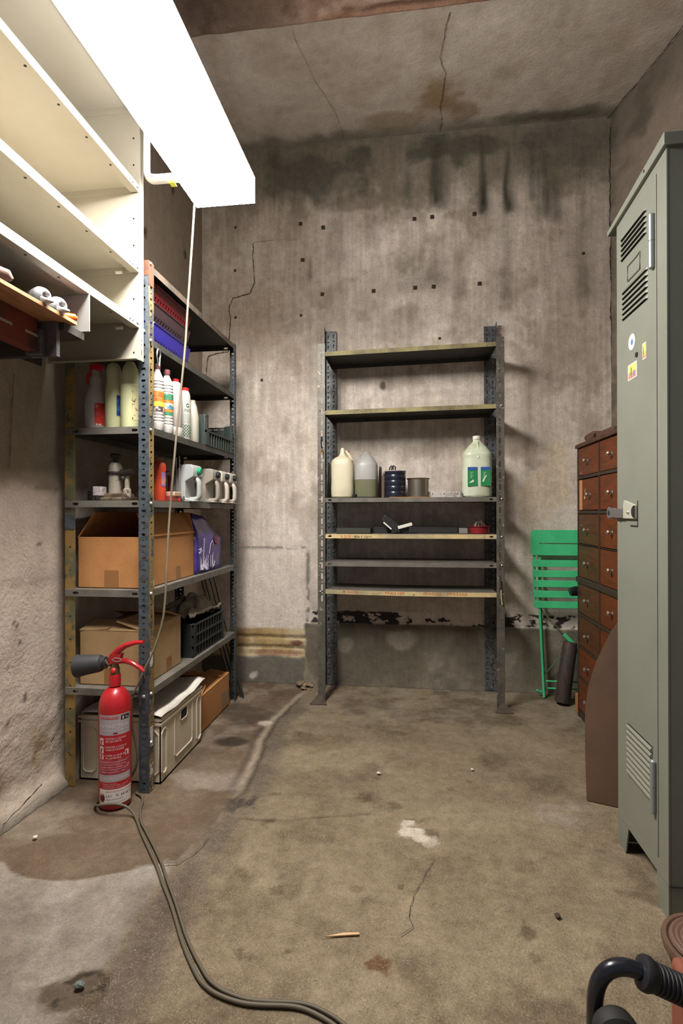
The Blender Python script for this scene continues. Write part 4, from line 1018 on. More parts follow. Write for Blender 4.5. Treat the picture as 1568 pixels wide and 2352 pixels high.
o = bpy.data.objects.new('bag_body', me); COL.objects.link(o); o.parent = t
mb = MB(); wi = M('bag_white_print', C(200, 196, 214), .4)
for k in range(26):
    y = random.uniform(-.15, .06); h = random.uniform(.02, .075); z0 = random.uniform(.012, .03)
    mb.tube([(.0735+.004*(y < 0), y, z0), (.0745, y+random.uniform(-.01, .01), z0+h*.6), (.074, y+random.uniform(-.02, .02), z0+h)], [.0016, .0013, .0004], 4)
mb.tube([(.0745, -.09, .02), (.075, -.095, .09), (.0745, -.085, .17)], .0018, 5)
mb.tube([(.0745, -.02, .09), (.0745, .0, .14), (.074, .03, .155), (.074, .04, .13)], .0014, 5)
for a in range(5): mb.tube([(.0755, -.135, .11), (.0755, -.135+.022*math.cos(a*1.26), .11+.016*math.sin(a*1.26))], .003, 5)
mb.obj('white_grass_print', wi, t)
MB().lathe([(.026, 0), (.024, .003), (0, .004)], (.0715, .085, .155), (1, 0, .1), 18).obj('red_seal_print', M('red_seal', C(130, 36, 60), .5, c2=C(180, 110, 130), sc=60, thr=(.55, .6)), t)

S6 = .3863
carton((-1.163, 2.14, S6), .268, .34, .212, cardboard_pale, 'pale brown cardboard box with half-closed flaps on the lowest shelf', ((14, .10, .01), (20, .12, .01), (6, .12, .0), (16, .125, .012)))
crate((-1.115, 2.60, S6), .42, .22, .15, 'black slatted plastic crate holding a grey cloth on the lowest shelf', 3, M('black_green_crate', C(34, 40, 38), .5))
# grey cloth heaped on the crate
nx, ny = 46, 70; vs = []
for j in range(ny+1):
    for i in range(nx+1):
        u, v = i/nx*2-1, j/ny*2-1
        rr = max(abs(u), abs(v))**2
        hgt = .075*(1-u*u*.8)*(1-v*v*.6)
        q = Vector((u*1.1, v*1.6, 0))
        w = mnoise.noise(q*1.3)
        fold = .010*math.sin(11*u+2.5*v+4*w)+.006*math.sin(19*u-3*v+6*w)+.007*math.sin(5*v+3*w)+.004*mnoise.noise(q*5)
        vs.append((u*.100+.010*w, v*.20+.02*w*abs(u), hgt+fold+.016*w+.026))
mb = MB()
mb.add(vs, [(j*(nx+1)+i, j*(nx+1)+i+1, (j+1)*(nx+1)+i+1, (j+1)*(nx+1)+i) for j in range(ny) for i in range(nx)])
zmin = min(v[2] for v in mb.v)
o = mb.obj('work_cloth', M('grey_work_cloth', C(150, 140, 126), .95, c2=C(112, 104, 92), sc=10, thr=(.45, .7), bump=.3, bsc=200), smooth=180, solid=.004)
o.location = (-1.115, 2.575, S6+.1605-zmin)
setp(o, 'crumpled grey-brown work cloth heaped in the black crate', 'cloth')

# ---- floor under the left unit
t = thing('storage_crate', 'beige rigid plastic storage crate on the floor under the left unit', 'crate', (-1.143, 2.2, .002))
bx = M('beige_crate_plastic', C(208, 197, 174), .55, c2=C(188, 177, 154), sc=7, thr=(.45, .7), fine=.08)
a, b, h = .170, .205, .255
MB().box(-a, -b, 0, a, b, .004).box(-a, -b, 0, a, -b+.004, h).box(-a, b-.004, 0, a, b, h).box(-a, -b, 0, -a+.004, b, h).box(a-.004, -b, 0, a, b, h).obj('crate_shell', bx, t, smooth=0)
for z in (h-.012, h-.03):
    MB().box(-a-.005, -b-.005, z, a+.005, -b, z+.010).box(-a-.005, b, z, a+.005, b+.005, z+.010).box(a, -b, z, a+.005, b, z+.010).box(-a-.005, -b, z, -a, b, z+.010).obj('rim', bx, t, smooth=0, bevel=.001)
def loop_x(x, y0, y1, z0, z1, r=.012):
    return [(x, y0, z0+r), (x, y0+r, z0), (x, y1-r, z0), (x, y1, z0+r), (x, y1, z1-r), (x, y1-r, z1), (x, y0+r, z1), (x, y0, z1-r)]
def loop_y(y, x0, x1, z0, z1, r=.012):
    return [(x0, y, z0+r), (x0+r, y, z0), (x1-r, y, z0), (x1, y, z0+r), (x1, y, z1-r), (x1-r, y, z1), (x0+r, y, z1), (x0, y, z1-r)]
MB().tube(loop_x(a, -.145, -.055+.0, .02, .20), .004, 6, closed=True).obj('rib', bx, t) if False else None
MB().tube(loop_x(a, -.08, .10, .045, .225), .004, 6, closed=True).obj('rib', bx, t)
MB().tube(loop_x(a, .15, .195, .02, .215), .005, 6, closed=True).obj('rib', bx, t)
MB().tube(loop_x(a, -.197, -.155, .03, .205), .005, 6, closed=True).obj('rib', bx, t)
MB().tube(loop_y(-b, -.155, -.10, .03, .205), .005, 6, closed=True).obj('rib', bx, t)
MB().tube(loop_y(-b, .11, .162, .03, .205, .016), .005, 6, closed=True).obj('rib', bx, t)
MB().tube(loop_x(a+.001, -.025, .045, .175, .22, .01), .003, 6, closed=True).obj('grip_frame', bx, t)
MB().box(a+.0005, -.02, .18, a+.002, .04, .215).obj('grip_slot', hole_black, t, bevel=.001)
# sheet of paper on it
mb = MB((-1.14, 2.2, .26)); nx, ny = 10, 14; vs = []
for j in range(ny+1):
    for i in range(nx+1):
        x = -1.30+.335*i/nx; y = 1.985+.45*j/ny
        z = .271+.003*math.sin(i*.9+j*.4)+.0025*math.sin(j*1.1)+(.012*max(0, (j-10)/4))-(.006 if i == nx else 0)
        vs.append((x, y, z))
mb.add(vs, [(j*(nx+1)+i, j*(nx+1)+i+1, (j+1)*(nx+1)+i+1, (j+1)*(nx+1)+i) for j in range(ny) for i in range(nx)])
setp(mb.obj('paper_sheet', paper, smooth=180, solid=.0012), 'large white paper sheet laid over the beige storage crate', 'paper')
t = carton((-1.145, 2.675, .002), .29, .40, .172, cardboard, 'brown cardboard box on the floor at the far end of the left unit', ((20, .09, .01), (8, .12, .01), (4, .10, .0), (10, .11, .01)), tapes=False)
MB().box(.1451, .07, .01, .1456, .17, .10).obj('label_patch', M('pale_box_label', C(160, 132, 100), .7), t)
setp(MB((-1.165, 2.05, .3)).box(-1.3, 1.95, .268, -1.16, 1.98, .276).obj('dark_folder', M('dark_card', C(66, 62, 58), .7), bevel=.002), 'dark folder lying on the paper at the near end of the storage crate', 'folder') if False else None
# metal bars leaning behind the far end
for i, (x0, x1, dy, lab) in enumerate(((-.955, -1.155, 0, 'outermost'), (-.975, -1.185, .02, 'second'), (-1.0, -1.215, .035, 'third'), (-1.03, -1.235, .05, 'innermost'))):
    mb = MB((x0, 2.985+dy, 0)); A = Vector((x0, 2.985+dy, .004)); B = Vector((x1, 2.985+dy, .80-.03*i))
    mb.bar(A, B, .006, .020, (0, 1, 0)); 
    setp(mb.obj('flat_steel_bar', M('dark_bar', C(62, 60, 56), .5, .3, c2=C(84, 74, 62), sc=14), bevel=.001),
         '%s dark flat steel bar leaning behind the far end of the left unit' % lab, 'steel bar', 'steel bars leaning in the corner')

# ================================================================== BACK UNIT: things on it
Z3 = 1.1463
t = thing('white_jug', 'cream plastic jug with a pinched handle and red cap, leftmost on the back unit', 'jug', (-.391, 3.09, Z3))
mb = MB(); mb.lathe([(.052, 0), (.063, .008), (.065, .02), (.066, .06), (.064, .1), (.066, .19), (.062, .215), (.045, .232), (.024, .242), (.014, .258), (.011, .285), (.004, .292)], n=28, sq=3.2, sy=.85).obj('jug_body', cream_pl, t)
MB().tube([(.01, .02, .275), (.022, .02, .268), (.04, .02, .245), (.052, .02, .218)], [.008, .010, .010, .011], 10).obj('handle', cream_pl, t)
MB().lathe([(.009, 0), (.010, .002), (.010, .012), (.0, .014)], (.024, .035, .266), (.3, 0, 1), 14).obj('cap', M('red_cap', None), t)
t = thing('plastic_canister', 'translucent grey bottle part filled with greenish liquid, with a pointed top', 'bottle', (-.254, 3.10, Z3))
MB().lathe([(.055, .0), (.064, .006), (.066, .02), (.066, .105)], n=28, sq=3.2, sy=.85).obj('liquid', M('green_liquid', C(112, 114, 86), .35, sss=.2), t)
MB().lathe([(.066, .1055), (.066, .188), (.063, .198), (.048, .220), (.028, .246), (.012, .264), (.003, .270)], n=28, sq=3.2, sy=.85).obj('bottle_wall', M('frosted_grey_plastic', C(164, 164, 160), .4, sss=.3, c2=C(150, 148, 140), sc=9), t)
setp(MB((-.31, 3.02, Z3)).lathe([(.012, 0), (.013, .002), (.013, .02), (.0, .022)], (-.312, 3.02, Z3), n=12).box(-.305, 3.012, Z3, -.255, 3.03, Z3+.006).obj('screw_cap', black_rb), 'small black screw cap in front of the translucent bottle', 'cap')
setp(MB((-.168, 3.2, Z3)).box(-.182, 3.13, Z3, -.172, 3.25, Z3+.185, 0).box(-.170, 3.14, Z3, -.155, 3.24, Z3+.13, 1).obj('slim_book', [M('dark_brown_board', C(70, 52, 42), .7), M('tan_board', C(130, 108, 92), .7)], bevel=.001), 'slim brown book standing upright behind the navy tin', 'book')
t = thing('paint_tin', 'dark navy ribbed tin with a pale rim on the third shelf', 'tin', (-.087, 3.09, Z3+.003))
pr = [(.058, 0)]
for k in range(4): pr += [(.0605, .004+.032*k), (.0605, .029+.032*k), (.0585, .0325+.032*k)]
pr += [(.0605, .133), (.0605, .148)]
MB().lathe(pr, n=30).obj('tin_wall', M('navy_enamel', C(30, 32, 48), .3, coat=.4), t)
MB().tube([(.0605*math.cos(a), .0605*math.sin(a), .149) for a in np.linspace(0, 2*math.pi, 30, endpoint=False)], .0025, 6, closed=True).obj('rim', M('pale_rim', C(190, 184, 172), .4, .3), t)
lp = [(-.035+.0, .05, .145), (-.034, .052, .172), (-.024, .054, .186), (-.014, .056, .18), (-.013, .056, .147)]
MB().tube(lp, .004, 8).tube([(p[0]+.012, p[1]+.008, p[2]+.0015) for p in lp], .004, 8).obj('handle', M('dark_handle', C(50, 44, 42), .4), t)
t = thing('steel_pot', 'small brushed steel pot beside the navy tin', 'pot', (.043, 3.085, Z3+.003))
MB().lathe([(.055, 0), (.058, .003), (.059, .05), (.06, .098), (.066, .104), (.067, .107), (.062, .108), (.056, .1), (.055, .004)], n=32).obj('pot_wall', M('brushed_steel', C(160, 152, 138), .32, .9, stretch=(1, 1, 40), fine=.15, fsc=40), t)
setp(MB((-.02, 3.05, Z3)).box(-.12, 3.02, Z3, .1, 3.16, Z3+.0028).obj('thin_wood_tile', M('tan_tile', C(190, 140, 84), .7), bevel=.001), 'thin tan board beneath the navy tin and the steel pot', 'board')
t = thing('light_fitting', 'low white metal box fitting lying flat near the green-labelled jug', 'box fitting', (.192, 3.08, Z3))
MB().box(-.09, -.03, 0, .09, .03, .033).obj('case', M('scuffed_white_metal', C(186, 180, 172), .5, c2=C(150, 142, 134), sc=26, thr=(.54, .6)), t, bevel=.002)
MB().box(-.0905, -.0315, 0, -.083, -.03, .034).box(.083, -.0315, 0, .0905, -.03, .034).obj('end_clip', M('grey_clip', C(110, 106, 102), .5), t)
mb = MB()
for x in (-.07, -.005, .068): mb.lathe([(.004, 0), (.004, .001)], (x, -.0301, .02), (0, -1, 0), 8)
mb.obj('screw_head', M('dark_screw', C(90, 84, 80), .5), t)
t = thing('green_label_jug', 'large white jug with two green labels and a white cap, rightmost on the third shelf', 'jug', (.369, 3.09, Z3))
pj_ = M('pale_green_white_plastic', C(206, 214, 192), .4, sss=.2, c2=C(190, 196, 168), sc=8)
MB().lathe([(.07, 0), (.079, .008), (.081, .02), (.079, .075), (.081, .085), (.081, .2), (.079, .222), (.081, .232), (.078, .248), (.05, .285), (.026, .31), (.021, .316), (.021, .33)], n=32, sq=3.0, sy=.8).obj('jug_body', pj_, t)
MB().tube([(.0, -.062, .215), (.002, -.052, .25), (.003, -.036, .285), (.002, -.022, .312)], [.006, .007, .007, .007], 10).obj('handle', pj_, t)
MB().lathe([(.022, 0), (.0225, .003), (.0225, .017), (.02, .019), (0, .0192)], (0, 0, .326), n=20).obj('cap', M('white_cap', C(230, 226, 214), .4), t)
gl = M('green_label_print', C(28, 128, 72), .5, c2=C(40, 140, 84), sc=12, c3=C(206, 206, 190), sc3=20, thr3=(.68, .71)); bl_ = M('blue_label_print', C(40, 84, 150), .5)
for x0 in (-.056, .014):
    mb = MB(); y = -.0668
    mb.box(x0, y-.0008, .062, x0+.052, y+.01, .148, 0).box(x0, y-.0010, .148, x0+.052, y+.01, .166, 1)
    mb.obj('label_patch', [gl, bl_], t, smooth=0)
    mb = MB(); mb.prism([(x0+.006, .08), (x0+.02, .09), (x0+.03, .098), (x0+.034, .088), (x0+.022, .08)] if x0 < 0 else [(x0+.008, .09), (x0+.02, .115), (x0+.034, .122), (x0+.024, .104), (x0+.014, .082)], 'XZ', y-.0014, y)
    for k in range(6): mb.box(x0+.014, y-.0014, .106+.006*k, x0+.014+.008+.004*(k % 3), y, .1075+.006*k)
    mb.obj('white_print', M('white_print', C(214, 220, 204), .6), t, smooth=0)
t = setp(MB((-.455, 3.1, Z3)).obox((-.469, 3.12, Z3+.1), (1, 0, -.04), (0, 1, 0), (.04, 0, 1), .003, .08, .098).obj('black_tray', M('black_gloss', C(22, 22, 24), .25), bevel=.002), 'black flat tray leaning in the left end of the third shelf', 'tray')

Z4 = .9433
setp(MB((-.32, 3.1, Z4)).box(-.42, 3.03, Z4, -.225, 3.17, Z4+.030).tube([(-.395, 3.1, Z4+.03), (-.395, 3.1, Z4+.038)], .006, 8).obj('cash_box', M('dark_olive_metal', C(52, 54, 44), .6), bevel=.003), 'low dark olive metal box at the left of the fourth shelf', 'box')
setp(MB((.03, 3.2, Z4)).box(-.215, 3.15, Z4, .27, 3.24, Z4+.036).obj('long_case', M('dark_grey_case', C(50, 49, 48), .6), bevel=.003), 'long dark grey flat case along the rear of the fourth shelf', 'case')
setp(MB((.29, 3.12, Z4)).box(.273, 3.08, Z4, .318, 3.13, Z4+.03).obj('small_grey_box', M('pale_grey_card', C(132, 126, 122), .7), bevel=.002), 'small pale grey box between the long case and the red bowl', 'box')
t = thing('hand_drill', 'black hand tool with a white-edged head on the fourth shelf', 'tool', (-.11, 3.07, Z4))
MB().obox((.0, 0, .058), (.8, 0, -.6), (.6, 0, .8), (0, 1, 0), .058, .022, .02).obox((.05, 0, .0255), (1, 0, .1), (0, 0, 1), (0, 1, 0), .05, .02, .018).obj('tool_body', M('black_tool_plastic', C(28, 27, 27), .5), t, bevel=.004)
MB().obox((-.02, -.021, .044), (.75, 0, -.66), (.66, 0, .75), (0, 1, 0), .03, .004, .002).obj('white_edge', M('white_cap', None), t, bevel=.001)
MB().tube([(.005, 0, .066), (.01, 0, .086)], .010, 8).box(-.025, -.006, .075, .02, .006, .082).obj('chuck', M('black_tool_plastic', None), t)
setp(MB((-.03, 3.07, Z4+.05)).obox((-.031, 3.05, Z4+.044), (1, 0, .27), (-.27, 0, 1), (0, 1, 0), .041, .009, .022).obj('white_carton', M('white_card', C(220, 216, 204), .7), bevel=.002), 'small white carton tilted on the black hand tool', 'carton')
t = thing('red_bowl', 'red enamel bowl holding a steel whisk, at the right of the fourth shelf', 'bowl', (.384, 3.09, Z4))
MB().lathe([(.05, 0), (.053, .002), (.056, .036), (.063, .040), (.063, .042), (.054, .042), (.05, .004)], n=28).obj('bowl_wall', M('dark_red_enamel', C(130, 30, 34), .35), t)
t = thing('wire_whisk', 'wire strainer lying in the red bowl', 'strainer', (.384, 3.09, Z4+.01))
wm = M('strainer_wire', C(150, 140, 128), .4, .6)
for k in range(5):
    a = math.pi*k/5
    MB().tube([(.036*math.cos(a)*math.cos(b), .036*math.sin(a)*math.cos(b), .012+.045*math.sin(b)) for b in np.linspace(0, math.pi, 13)], .0011, 5).obj('wire', wm, t)
MB().tube([(.0, 0, .055), (-.01, 0, .066), (-.022, -.004, .07)], .002, 6).tube([(.0, 0, .055), (.016, 0, .064)], .002, 6).obj('loop', M('dark_handle', None), t)
setp(MB((-.497, 2.98, 1.43)).tube([(-.495, 2.976, 1.49), (-.497, 2.974, 1.45), (-.493, 2.975, 1.425)], .004, 6, m=0).tube([(-.493, 2.975, 1.425), (-.488, 2.974, 1.405), (-.494, 2.974, 1.385), (-.499, 2.974, 1.40), (-.495, 2.974, 1.42)], .0022, 6, m=1).obj('wire_clip', [black_rb, M('brass_wire', C(170, 130, 70), .4, .5)]), 'black clip with a brass wire loop hanging on the left upright of the back unit', 'clip')
setp(MB((.48, 2.98, .6)).tube([(.478, 2.974, .70), (.480, 2.973, .66), (.482, 2.974, .645)], .003, 6, m=0).tube([(.482, 2.974, .645), (.483, 2.974, .60), (.488, 2.974, .565)], .0035, 6, m=1).obj('knotted_string', [M('dark_string', C(60, 44, 36), .8), M('pale_string', C(190, 174, 130), .8)]), 'knotted yellowish string hanging on the right upright of the back unit', 'string')
setp(MB((.175, 3.27, 2.03)).tube([(.175, 3.288, 2.03), (.175, 3.262, 2.03)], .004, 6).tube([(.175, 3.264, 2.026), (.174, 3.262, 2.05)], .005, 6).obj('wall_hook', M('rusty_hook', C(78, 56, 42), .8)), 'small rusty hook in the back wall above the back unit', 'hook')

# ================================================================== FIRE EXTINGUISHER
EX, EY = -1.072, 1.84
t = thing('fire_extinguisher', 'red carbon dioxide fire extinguisher with black horn standing before the left unit', 'fire extinguisher', (EX, EY, .003))
prof = [(.046, 0), (.052, .002), (.0555, .012), (.0565, .03), (.0565, .355)]
for k in range(1, 8):
    a = math.pi/2*k/8; prof.append((.0565*math.cos(a)*.99+.0005, .355+.075*math.sin(a)))
prof += [(.021, .430), (.0205, .434), (.0205, .470), (.019, .472)]
MB().lathe(prof, n=40).obj('cylinder', red_paint, t, smooth=50)
FA = math.atan2(-EY, -EX)+math.pi*0
FA = math.atan2(0-EY, 0-EX)            # towards the room's open side
R_ = .0565
def cyl_patch(mb, z0, z1, a0, a1, m, e=.0005, n=16):
    for i in range(n):
        p, q = a0+(a1-a0)*i/n, a0+(a1-a0)*(i+1)/n
        f = lambda a, z: (math.cos(FA+a)*(R_+e), math.sin(FA+a)*(R_+e), z)
        mb.quad(f(p, z0), f(q, z0), f(q, z1), f(p, z1), m)
def cyl_text(mb, s, z, a, w, h, m, e=.0011, tilt=0):
    vs, fs = glyphs(s)
    mb.add([(math.cos(FA+a+p*w/R_)*(R_+e), math.sin(FA+a+p*w/R_)*(R_+e), z+q*h+tilt*p*w) for p, q in vs], fs, m)
silver = M('silver_label', C(170, 162, 166), .5); lred = M('label_red', C(178, 22, 36), .45); lpink = M('label_fine_print', C(178, 70, 84), .5, c2=C(160, 40, 54), sc=60, thr=(.45, .55))
lwhite = M('label_white', C(226, 220, 216), .55); lblk = M('label_black', C(34, 30, 30), .6)
A0, A1 = -1.12, 1.02
mb = MB()
cyl_patch(mb, .268, .340, A0, A1, 0); cyl_patch(mb, .182, .268, A0, A1, 1); cyl_patch(mb, .128, .182, A0, A1, 2); cyl_patch(mb, .102, .128, A0, A1, 0)
cyl_patch(mb, .076, .102, A0, A1, 1); cyl_patch(mb, .022, .077, A0+.05, A1+.12, 3, .0008)
mb.obj('label_sheet', [silver, lred, lpink, lwhite], t)
mb = MB()
cyl_patch(mb, .3255, .334, A0+.10, .26, 1, .0008)
cyl_text(mb, 'DIOXYDE DE CARBONE 2 KG', .327, A0+.14, .070, .006, 0)
cyl_text(mb, 'EXTINCTEUR', .293, A0+.14, .106, .013, 0)
cyl_text(mb, 'A DIOXYDE DE CARBONE', .283, A0+.14, .104, .006, 0)
cyl_patch(mb, .272, .2775, -.12, .14, 2, .0009)
for z, s1, s2 in ((.2535, '1 ENLEVER LA GOUPILLE', 'DE SECURITE'), (.2235, '2 APPUYER A FOND LE', 'LEVIER OU POIGNEE'), (.194, '3 VISER LA BASE DES', 'FLAMMES')):
    cyl_text(mb, s1, z, -.62, .074, .0065, 0); cyl_text(mb, s2, z-.0095, -.56, .052 if 'L' != s2[0] else .062, .0065, 0)
for k in range(5): cyl_text(mb, ('CONFORME A LA NORME EN 3-7', 'VERIFIER LA PRESSION CHAQUE ANNEE', 'NE PAS EXPOSER A LA CHALEUR', 'USAGE SUR COURANT ELECTRIQUE', 'TENIR HORS DU GEL')[k], .171-.0088*k, A0+.12, .104-.012*(k % 3), .0042, 0)
cyl_text(mb, 'CE', .150, .72, .012, .008, 0)
cyl_text(mb, 'LE PROFESSIONNEL', .109, A0+.12, .106, .011, 0)
for k in range(3): cyl_text(mb, ('POIDS TOTAL 6,2 KG', 'TEMPERATURE LIMITE D UTILISATION', 'REPARATION ET ENTRETIEN'), 0, 0, 0, 0, 0) if False else cyl_text(mb, ('POIDS TOTAL', 'TEMPERATURE LIMITE', 'ENTRETIEN ANNUEL')[k], .094-.0065*k, A0+.35, (.05, .09, .08)[k], .0035, 0)
mb.obj('white_lettering', [M('label_print_white', C(216, 204, 206), .6), lred, M('label_dark_red', C(110, 30, 40), .6)], t, smooth=0)
# pictogram squares
picto = [M('label_print_white', None), lred, lblk]
for z in (.238, .2085, .187):
    mb = MB()
    cyl_patch(mb, z-.004, z+.020 if z > .19 else z+.014, A0+.08, -.72, 0, .0008, 5)
    cyl_patch(mb, z-.002, z+.008, A0+.16, -.86, 1, .0012, 3); cyl_patch(mb, z+.007, z+.013, -.92, -.8, 1, .0012, 2)
    mb.obj('pictogram', picto, t, smooth=0)
mb = MB(); cyl_patch(mb, .188, .208, .62, .90, 0, .0008, 5); cyl_patch(mb, .19, .204, .66, .76, 1, .0012, 3); mb.obj('pictogram', picto, t, smooth=0)
mb = MB(); cyl_patch(mb, .320, .336, .34, .94, 2, .0009, 6); cyl_patch(mb, .322, .332, .44, .52, 0, .0012, 2); cyl_patch(mb, .324, .33, .66, .72, 0, .0012, 2); cyl_patch(mb, .322, .326, .80, .88, 0, .0012, 2)
mb.obj('pictogram', picto, t, smooth=0)
mb = MB()
cyl_text(mb, 'ARGOS PROTECTION INCENDIE', .066, -.56, .094, .0055, 0)
cyl_text(mb, 'S A V', .049, -.56, .022, .010, 1); cyl_text(mb, '01 64 66 9', .050, .04, .056, .010, 1)
cyl_text(mb, 'argos protection', .038, -.56, .058, .006, 2); cyl_text(mb, 'extincteurs et alarmes', .029, -.48, .064, .004, 2)
mb.obj('service_lettering', [M('red_ink', C(180, 50, 60), .6), lblk, M('grey_ink', C(90, 86, 86), .6)], t, smooth=0)
mb = MB()
def disc(a, z, rx, rz, m, e=.0011):
    vs = [(math.cos(FA+a+rx*math.cos(k)/R_)*(R_+e), math.sin(FA+a+rx*math.cos(k)/R_)*(R_+e), z+rz*math.sin(k)) for k in np.linspace(0, 2*math.pi, 18, endpoint=False)]
    mb.add(vs, [tuple(range(18))], m)
disc(-.83, .046, .0115, .0155, 0); disc(-.83, .045, .008, .011, 1, .0014); disc(-.83, .049, .004, .004, 0, .0017)
mb.obj('round_emblem', [M('emblem_red', C(150, 34, 54), .6), M('emblem_dark', C(52, 34, 36), .6)], t, smooth=0)
brass = M('dull_brass', C(128, 112, 76), .4, .7)
MB().lathe([(.015, .470), (.0165, .474), (.0165, .492), (.013, .50), (.012, .522)], n=18).tube([(-.012, 0, .505), (-.036, 0, .508)], .009, 10).obj('valve', brass, t)
MB().lathe([(.009, 0), (.009, .003), (.006, .006), (0, .007)], (.004, -.0165, .488), (.25, -1, 0), 14).obj('pressure_stud', M('red_stud', C(220, 50, 56), .4), t)
MB().tube([(-.013, -.004, .515), (-.008, -.004, .535), (.012, -.004, .556), (.045, -.004, .578), (.085, -.004, .589), (.112, -.004, .591)], [(.014, .006), (.013, .007), (.012, .009), (.010, .010), (.008, .010), (.006, .009)], 10, flat=(0, 1, 0)).prism([(-.016, .508), (.022, .514), (.030, .548), (-.006, .544)], 'XZ', -.013, .009).obj('upper_lever', red_paint, t)
MB().tube([(.01, -.004, .520), (.045, -.004, .521), (.075, -.004, .512), (.098, -.004, .498), (.114, -.004, .484)], [(.011, .009), (.010, .009), (.009, .010), (.008, .009), (.005, .006)], 10, flat=(0, 1, 0)).obj('lower_lever', red_paint, t)
MB().tube([(.017+.017*math.cos(a), -.018, .528+.006*math.sin(a)) for a in np.linspace(0, 2*math.pi, 18, endpoint=False)], .0018, 6, closed=True).obj('pin_ring', M('ring_steel', C(190, 188, 180), .3, .8), t)
hm = M('horn_black', C(48, 48, 50), .6, fine=.1, fsc=300)
MB().lathe([(.021, 0), (.021, .014), (.029, .018), (.0315, .026), (.037, .083), (.0415, .110), (.0415, .111), (.0385, .1105), (.033, .08), (.010, .03)], (-.034, 0, .512), (-1, -.10, -.13), 28).obj('horn', hm, t)
MB().lathe([(.010, -.002), (.013, .002), (.0215, .003), (.0215, .012)], (-.032, 0, .512), (-1, -.10, -.13), 12).obj('horn_collar', black_rb, t)

# ================================================================== CABLES
cm = M('cream_cable', C(128, 118, 98), .6, c2=C(96, 88, 72), sc=3, thr=(.45, .7)); cg = M('olive_grey_cable', C(92, 84, 68), .6)
pts = [(-.85, 2.04, 2.289), (-.861, 2.03, 2.059), (-.872, 2.02, 1.848), (-.876, 2.01, 1.708), (-.896, 2.0, 1.484), (-.904, 1.99, 1.364), (-.915, 1.98, 1.194), (-.923, 1.965, 1.025), (-.925, 1.95, .859), (-.926, 1.935, .695), (-.939, 1.925, .614), (-.965, 1.915, .534), (-.991, 1.9115, .48), (-1.019, 1.9115, .421), (-1.045, 1.9115, .368)]
tail = [(-1.05, 1.910, .27), (-1.02, 1.910, .16), (-1.03, 1.910, .09), (-1.08, 1.912, .03), (-1.13, 1.895, .008), (-1.142, 1.845, .006), (-1.128, 1.798, .012), (-1.097, 1.772, .028), (-1.055, 1.765, .04), (-1.012, 1.768, .041), (-.98, 1.772, .028), (-.956, 1.766, .008), (-.93, 1.735, .006)]
floor_ = [(-.895, 1.689), (-.85, 1.635), (-.807, 1.585), (-.752, 1.52), (-.707, 1.459), (-.655, 1.395), (-.613, 1.338), (-.57, 1.275), (-.53, 1.224), (-.50, 1.19), (-.47, 1.158), (-.433, 1.137), (-.395, 1.126), (-.358, 1.120), (-.32, 1.121), (-.282, 1.125), (-.25, 1.127), (-.225, 1.124), (-.195, 1.114), (-.164, 1.10), (-.13, 1.078), (-.08, 1.03)]
def fz(x, y): return .0052 + (.018 if (x < -.72 and y < 1.5) else 0)
o = MB((-.9, 1.95, 0)).tube(smooth_path(pts, 1), .0043, 8, m=0).tube(smooth_path([pts[-1]]+tail+[(x, y, fz(x, y)) for x, y in floor_], 2), .0047, 8, m=1).obj('power_cable', [cm, cg], smooth=180)
setp(o, 'power cable hanging from the lamp down to the floor and around the extinguisher foot', 'cable')
o = MB((-.6, 1.3, 0)).tube(smooth_path([(-1.03, 1.91, .006), (-.985, 1.885, .006), (-.955, 1.80, .006), (-.915, 1.73, .006)]+[(x+.010+.003*math.sin(i*.8), y+.010, .0049+(fz(x, y)-.0052)*.9) for i, (x, y) in enumerate(floor_)], 2), .0042, 8).obj('power_cable', cg, smooth=180)
setp(o, 'second thinner grey cable lying alongside the first across the floor', 'cable')

# ================================================================== METAL LOCKER
LKX = .663; KY0, KY1 = 1.492, 1.832
olk = (.9, 1.66, 0)
lk = thing('metal_locker', 'tall sage-grey steel locker with louvred door, standing at the right', 'locker', olk)
sage = M('sage_grey_enamel', C(126, 129, 117), .45, 0, c2=C(120, 123, 112), sc=4, thr=(.4, .7), fine=.04, fsc=200)
sage_d = M('sage_edge', C(120, 123, 113), .5)
DX0, DX1, DZ0, DZ1 = 1.548, 1.793, .130, 1.975      # door opening
mb = MB(olk)
# side panels, back, floor
mb.box(LKX, KY0, .002, 1.16, KY0+.003, 2.012).box(LKX, KY1-.003, .1, 1.16, KY1, 1.99).box(1.157, KY0+.003, .1, 1.16, KY1-.003, 2.0).box(LKX+.01, KY0+.0031, .1, 1.156, KY1-.0031, .104)
mb.obj('body', sage, lk, smooth=0)
mb = MB(olk)
mb.box(LKX-.001, KY0-.001, .088, LKX+.003, DX0-.0015, 2.012).box(LKX-.001, DX1+.0015, .088, LKX+.003, KY1, 1.985)
mb.prism([(DX0-.0015, DZ1+.0015), (DX1+.0015, DZ1+.0015), (DX1+.0015, 1.985), (DX0-.0015, 2.01)], 'YZ', LKX-.001, LKX+.003)
mb.box(LKX-.001, DX0-.0015, .088, LKX+.003, DX1+.0015, DZ0-.0015)
